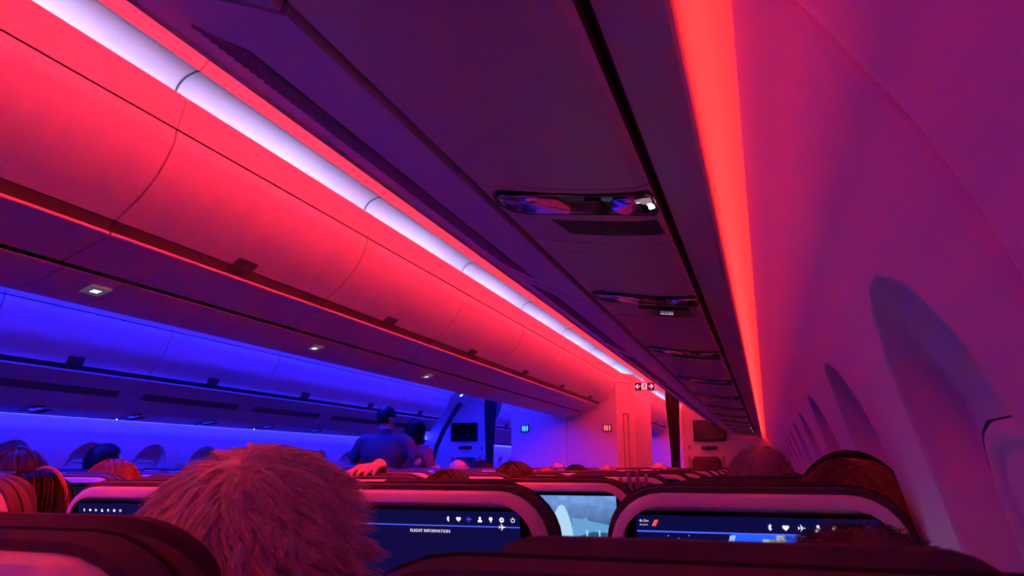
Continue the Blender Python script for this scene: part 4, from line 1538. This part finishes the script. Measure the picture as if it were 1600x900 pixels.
def person(x, y, top, label, hair, hmat, shirt, body=None, seat=None, bend=1.6, turn=0.0, group='seated passengers', stand=False, extra=None):
    """x, y is where the head is; top is the height of the crown; seat is the middle of the seat sat in"""
    b = body or BODY
    if not stand and hair in ('long', 'bob'):
        hair += '_seated'
    crown = b[3].z + (0.128 if hair != 'bald' else 0.122)
    sc = top / crown
    rx = x if seat is None else seat
    hx = (x - rx) / sc
    if abs(hx) > 0.004:
        b = (leaned(b[0], hx, b[3].z, bend), leaned(b[1], hx, b[3].z, bend), b[2], b[3] + Vector((hx, 0, 0)))
    t = empty('person', (rx, y - b[3].y * sc, 0))
    t.scale = (sc, sc, sc)
    t.rotation_euler = (0, 0, turn)
    tag(t, label, 'person', group)
    link('body', b[0], 'skin', t)
    o = bpy.data.objects.new('shirt', b[1])
    if not b[1].materials:
        b[1].materials.append(MATS['shirt_dark'])
    COL.objects.link(o)
    o.parent = t
    o.material_slots[0].link = 'OBJECT'
    o.material_slots[0].material = MATS[shirt]
    link('trousers', b[2], 'trousers', t)
    h = bpy.data.objects.new('hair', HAIR[hair])
    if not HAIR[hair].materials:
        HAIR[hair].materials.append(MATS['hair_dark'])
    COL.objects.link(h)
    h.parent = t
    h.location = b[3]
    h.material_slots[0].link = 'OBJECT'
    h.material_slots[0].material = MATS[hmat]
    if extra:
        rg = []
        for k in range(19):
            a = math.pi * k / 18
            cx, cz = math.cos(a), math.sin(a)
            ring = []
            for q in range(8):
                u = 2 * math.pi * q / 8
                rr = 1 + 0.05 * math.cos(u)
                ring.append((b[3].x + 0.093 * rr * cx, b[3].y + extra[1] + 0.007 * math.sin(u) * extra[2], b[3].z + 0.015 + 0.122 * rr * cz))
            rg.append(ring)
        link(extra[0], loft(extra[0], rg), extra[3], t, True)
    return t


person(1.982, 0.590, 1.238, 'passenger with thick tousled grey hair leaning between the two rearmost seats', 'thick', 'hair_grey', 'shirt_grey', seat=1.877)
person(2.478, 0.595, 1.183, 'passenger in the rearmost window seat, only dark hair showing over the headrest', 'short', 'hair_brown', 'shirt_dark', seat=2.355, bend=4.0)
person(2.545, 1.372, 1.230, 'passenger with long straight auburn hair leaning towards the right-hand window', 'long', 'hair_auburn', 'shirt_dark', extra=('headphone_band', -0.02, 1.0, 'black_matte'), seat=2.362, bend=5.5)
person(2.400, 2.20, 1.276, 'passenger with cropped reddish hair by the right-hand windows, two rows past the map screen', 'short', 'hair_salt', 'shirt_dark', seat=2.393)
person(1.47, 2.20, 1.203, 'brown-haired passenger just past the flight information screen, one hand gripping the seat top', 'bob', 'hair_brown', 'shirt_maroon', body=BODY_HAND_L, group='passengers with a raised hand', seat=1.300)
person(1.42, 3.00, 1.234, 'brown-haired passenger one row past the tail camera screen', 'bob', 'hair_brown', 'shirt_dark', seat=1.300)
person(0.57, 1.52, 1.204, 'black-haired passenger wearing a tan headband in the centre seats', 'long', 'hair_dark', 'shirt_dark', extra=('headband', 0.02, 1.1, 'headband'), seat=0.510)
person(-0.52, 2.33, 1.285, 'dark-haired passenger wearing headphones in the centre seats', 'bob', 'hair_brown', 'shirt_maroon', extra=('headphone_band', -0.01, 1.2, 'black_matte'), seat=-0.510)
person(0.0, 2.32, 1.242, 'auburn-haired passenger in the middle centre seat', 'bob', 'hair_auburn', 'shirt_dark', seat=0.000)
person(-1.35, 3.52, 1.352, 'tall short-haired passenger in the left aisle seat against the blue wall', 'short', 'hair_dark', 'shirt_dark', seat=-1.350)
person(-2.28, 5.14, 1.245, 'fair-haired passenger beside the left-hand windows', 'short', 'hair_blond', 'shirt_dark', seat=-2.385)
person(0.11, 5.515, 1.268, 'bald passenger in the centre seats below the left monitor', 'bald', 'hair_salt', 'shirt_dark', seat=0.000)
person(0.02, 6.315, 1.262, 'dark-haired passenger in front of the bald centre passenger', 'bob', 'hair_dark', 'shirt_dark', seat=0.000)
person(0.48, 7.115, 1.252, 'balding passenger nearest the lavatory wall in the centre seats', 'bald', 'hair_brown', 'shirt_dark', seat=0.510)
person(1.345, 3.755, 1.216, 'red-haired passenger in the right aisle seat, fourth row ahead', 'short', 'hair_auburn', 'shirt_dark', seat=1.300)
person(1.300, 4.555, 1.222, 'black-haired passenger in the right aisle seats before the lavatory', 'bob', 'hair_dark', 'shirt_dark', seat=1.300)
person(1.330, 5.355, 1.226, 'blond passenger in the right aisle seat before the lavatory', 'short', 'hair_blond', 'shirt_grey', seat=1.300)
person(1.370, 7.755, 1.252, 'pale grey-haired passenger near the right curtain', 'short', 'hair_grey', 'shirt_grey', seat=1.300)
person(1.800, 5.365, 1.206, 'passenger with light brown hair in a right middle seat', 'short', 'hair_blond', 'shirt_dark', seat=1.877)
person(1.872, 2.165, 1.180, 'passenger hidden by the tail camera seat, fingers raised beside the headrest', 'short', 'hair_dark', 'shirt_maroon', body=BODY_HAND_R, group='passengers with a raised hand', seat=1.877)
MAN = standing()
WOM = standing(True)
person(-0.930, 6.24, 1.765, 'broad man in short sleeves standing with his back turned in the left aisle', 'short', 'hair_dark', 'shirt_grey', body=MAN, stand=True, group='people standing in the aisle')
person(-0.930, 6.88, 1.674, 'long dark-haired woman standing just beyond the man in the left aisle', 'long', 'hair_dark', 'shirt_maroon', body=WOM, stand=True, turn=R_(-20), group='people standing in the aisle')
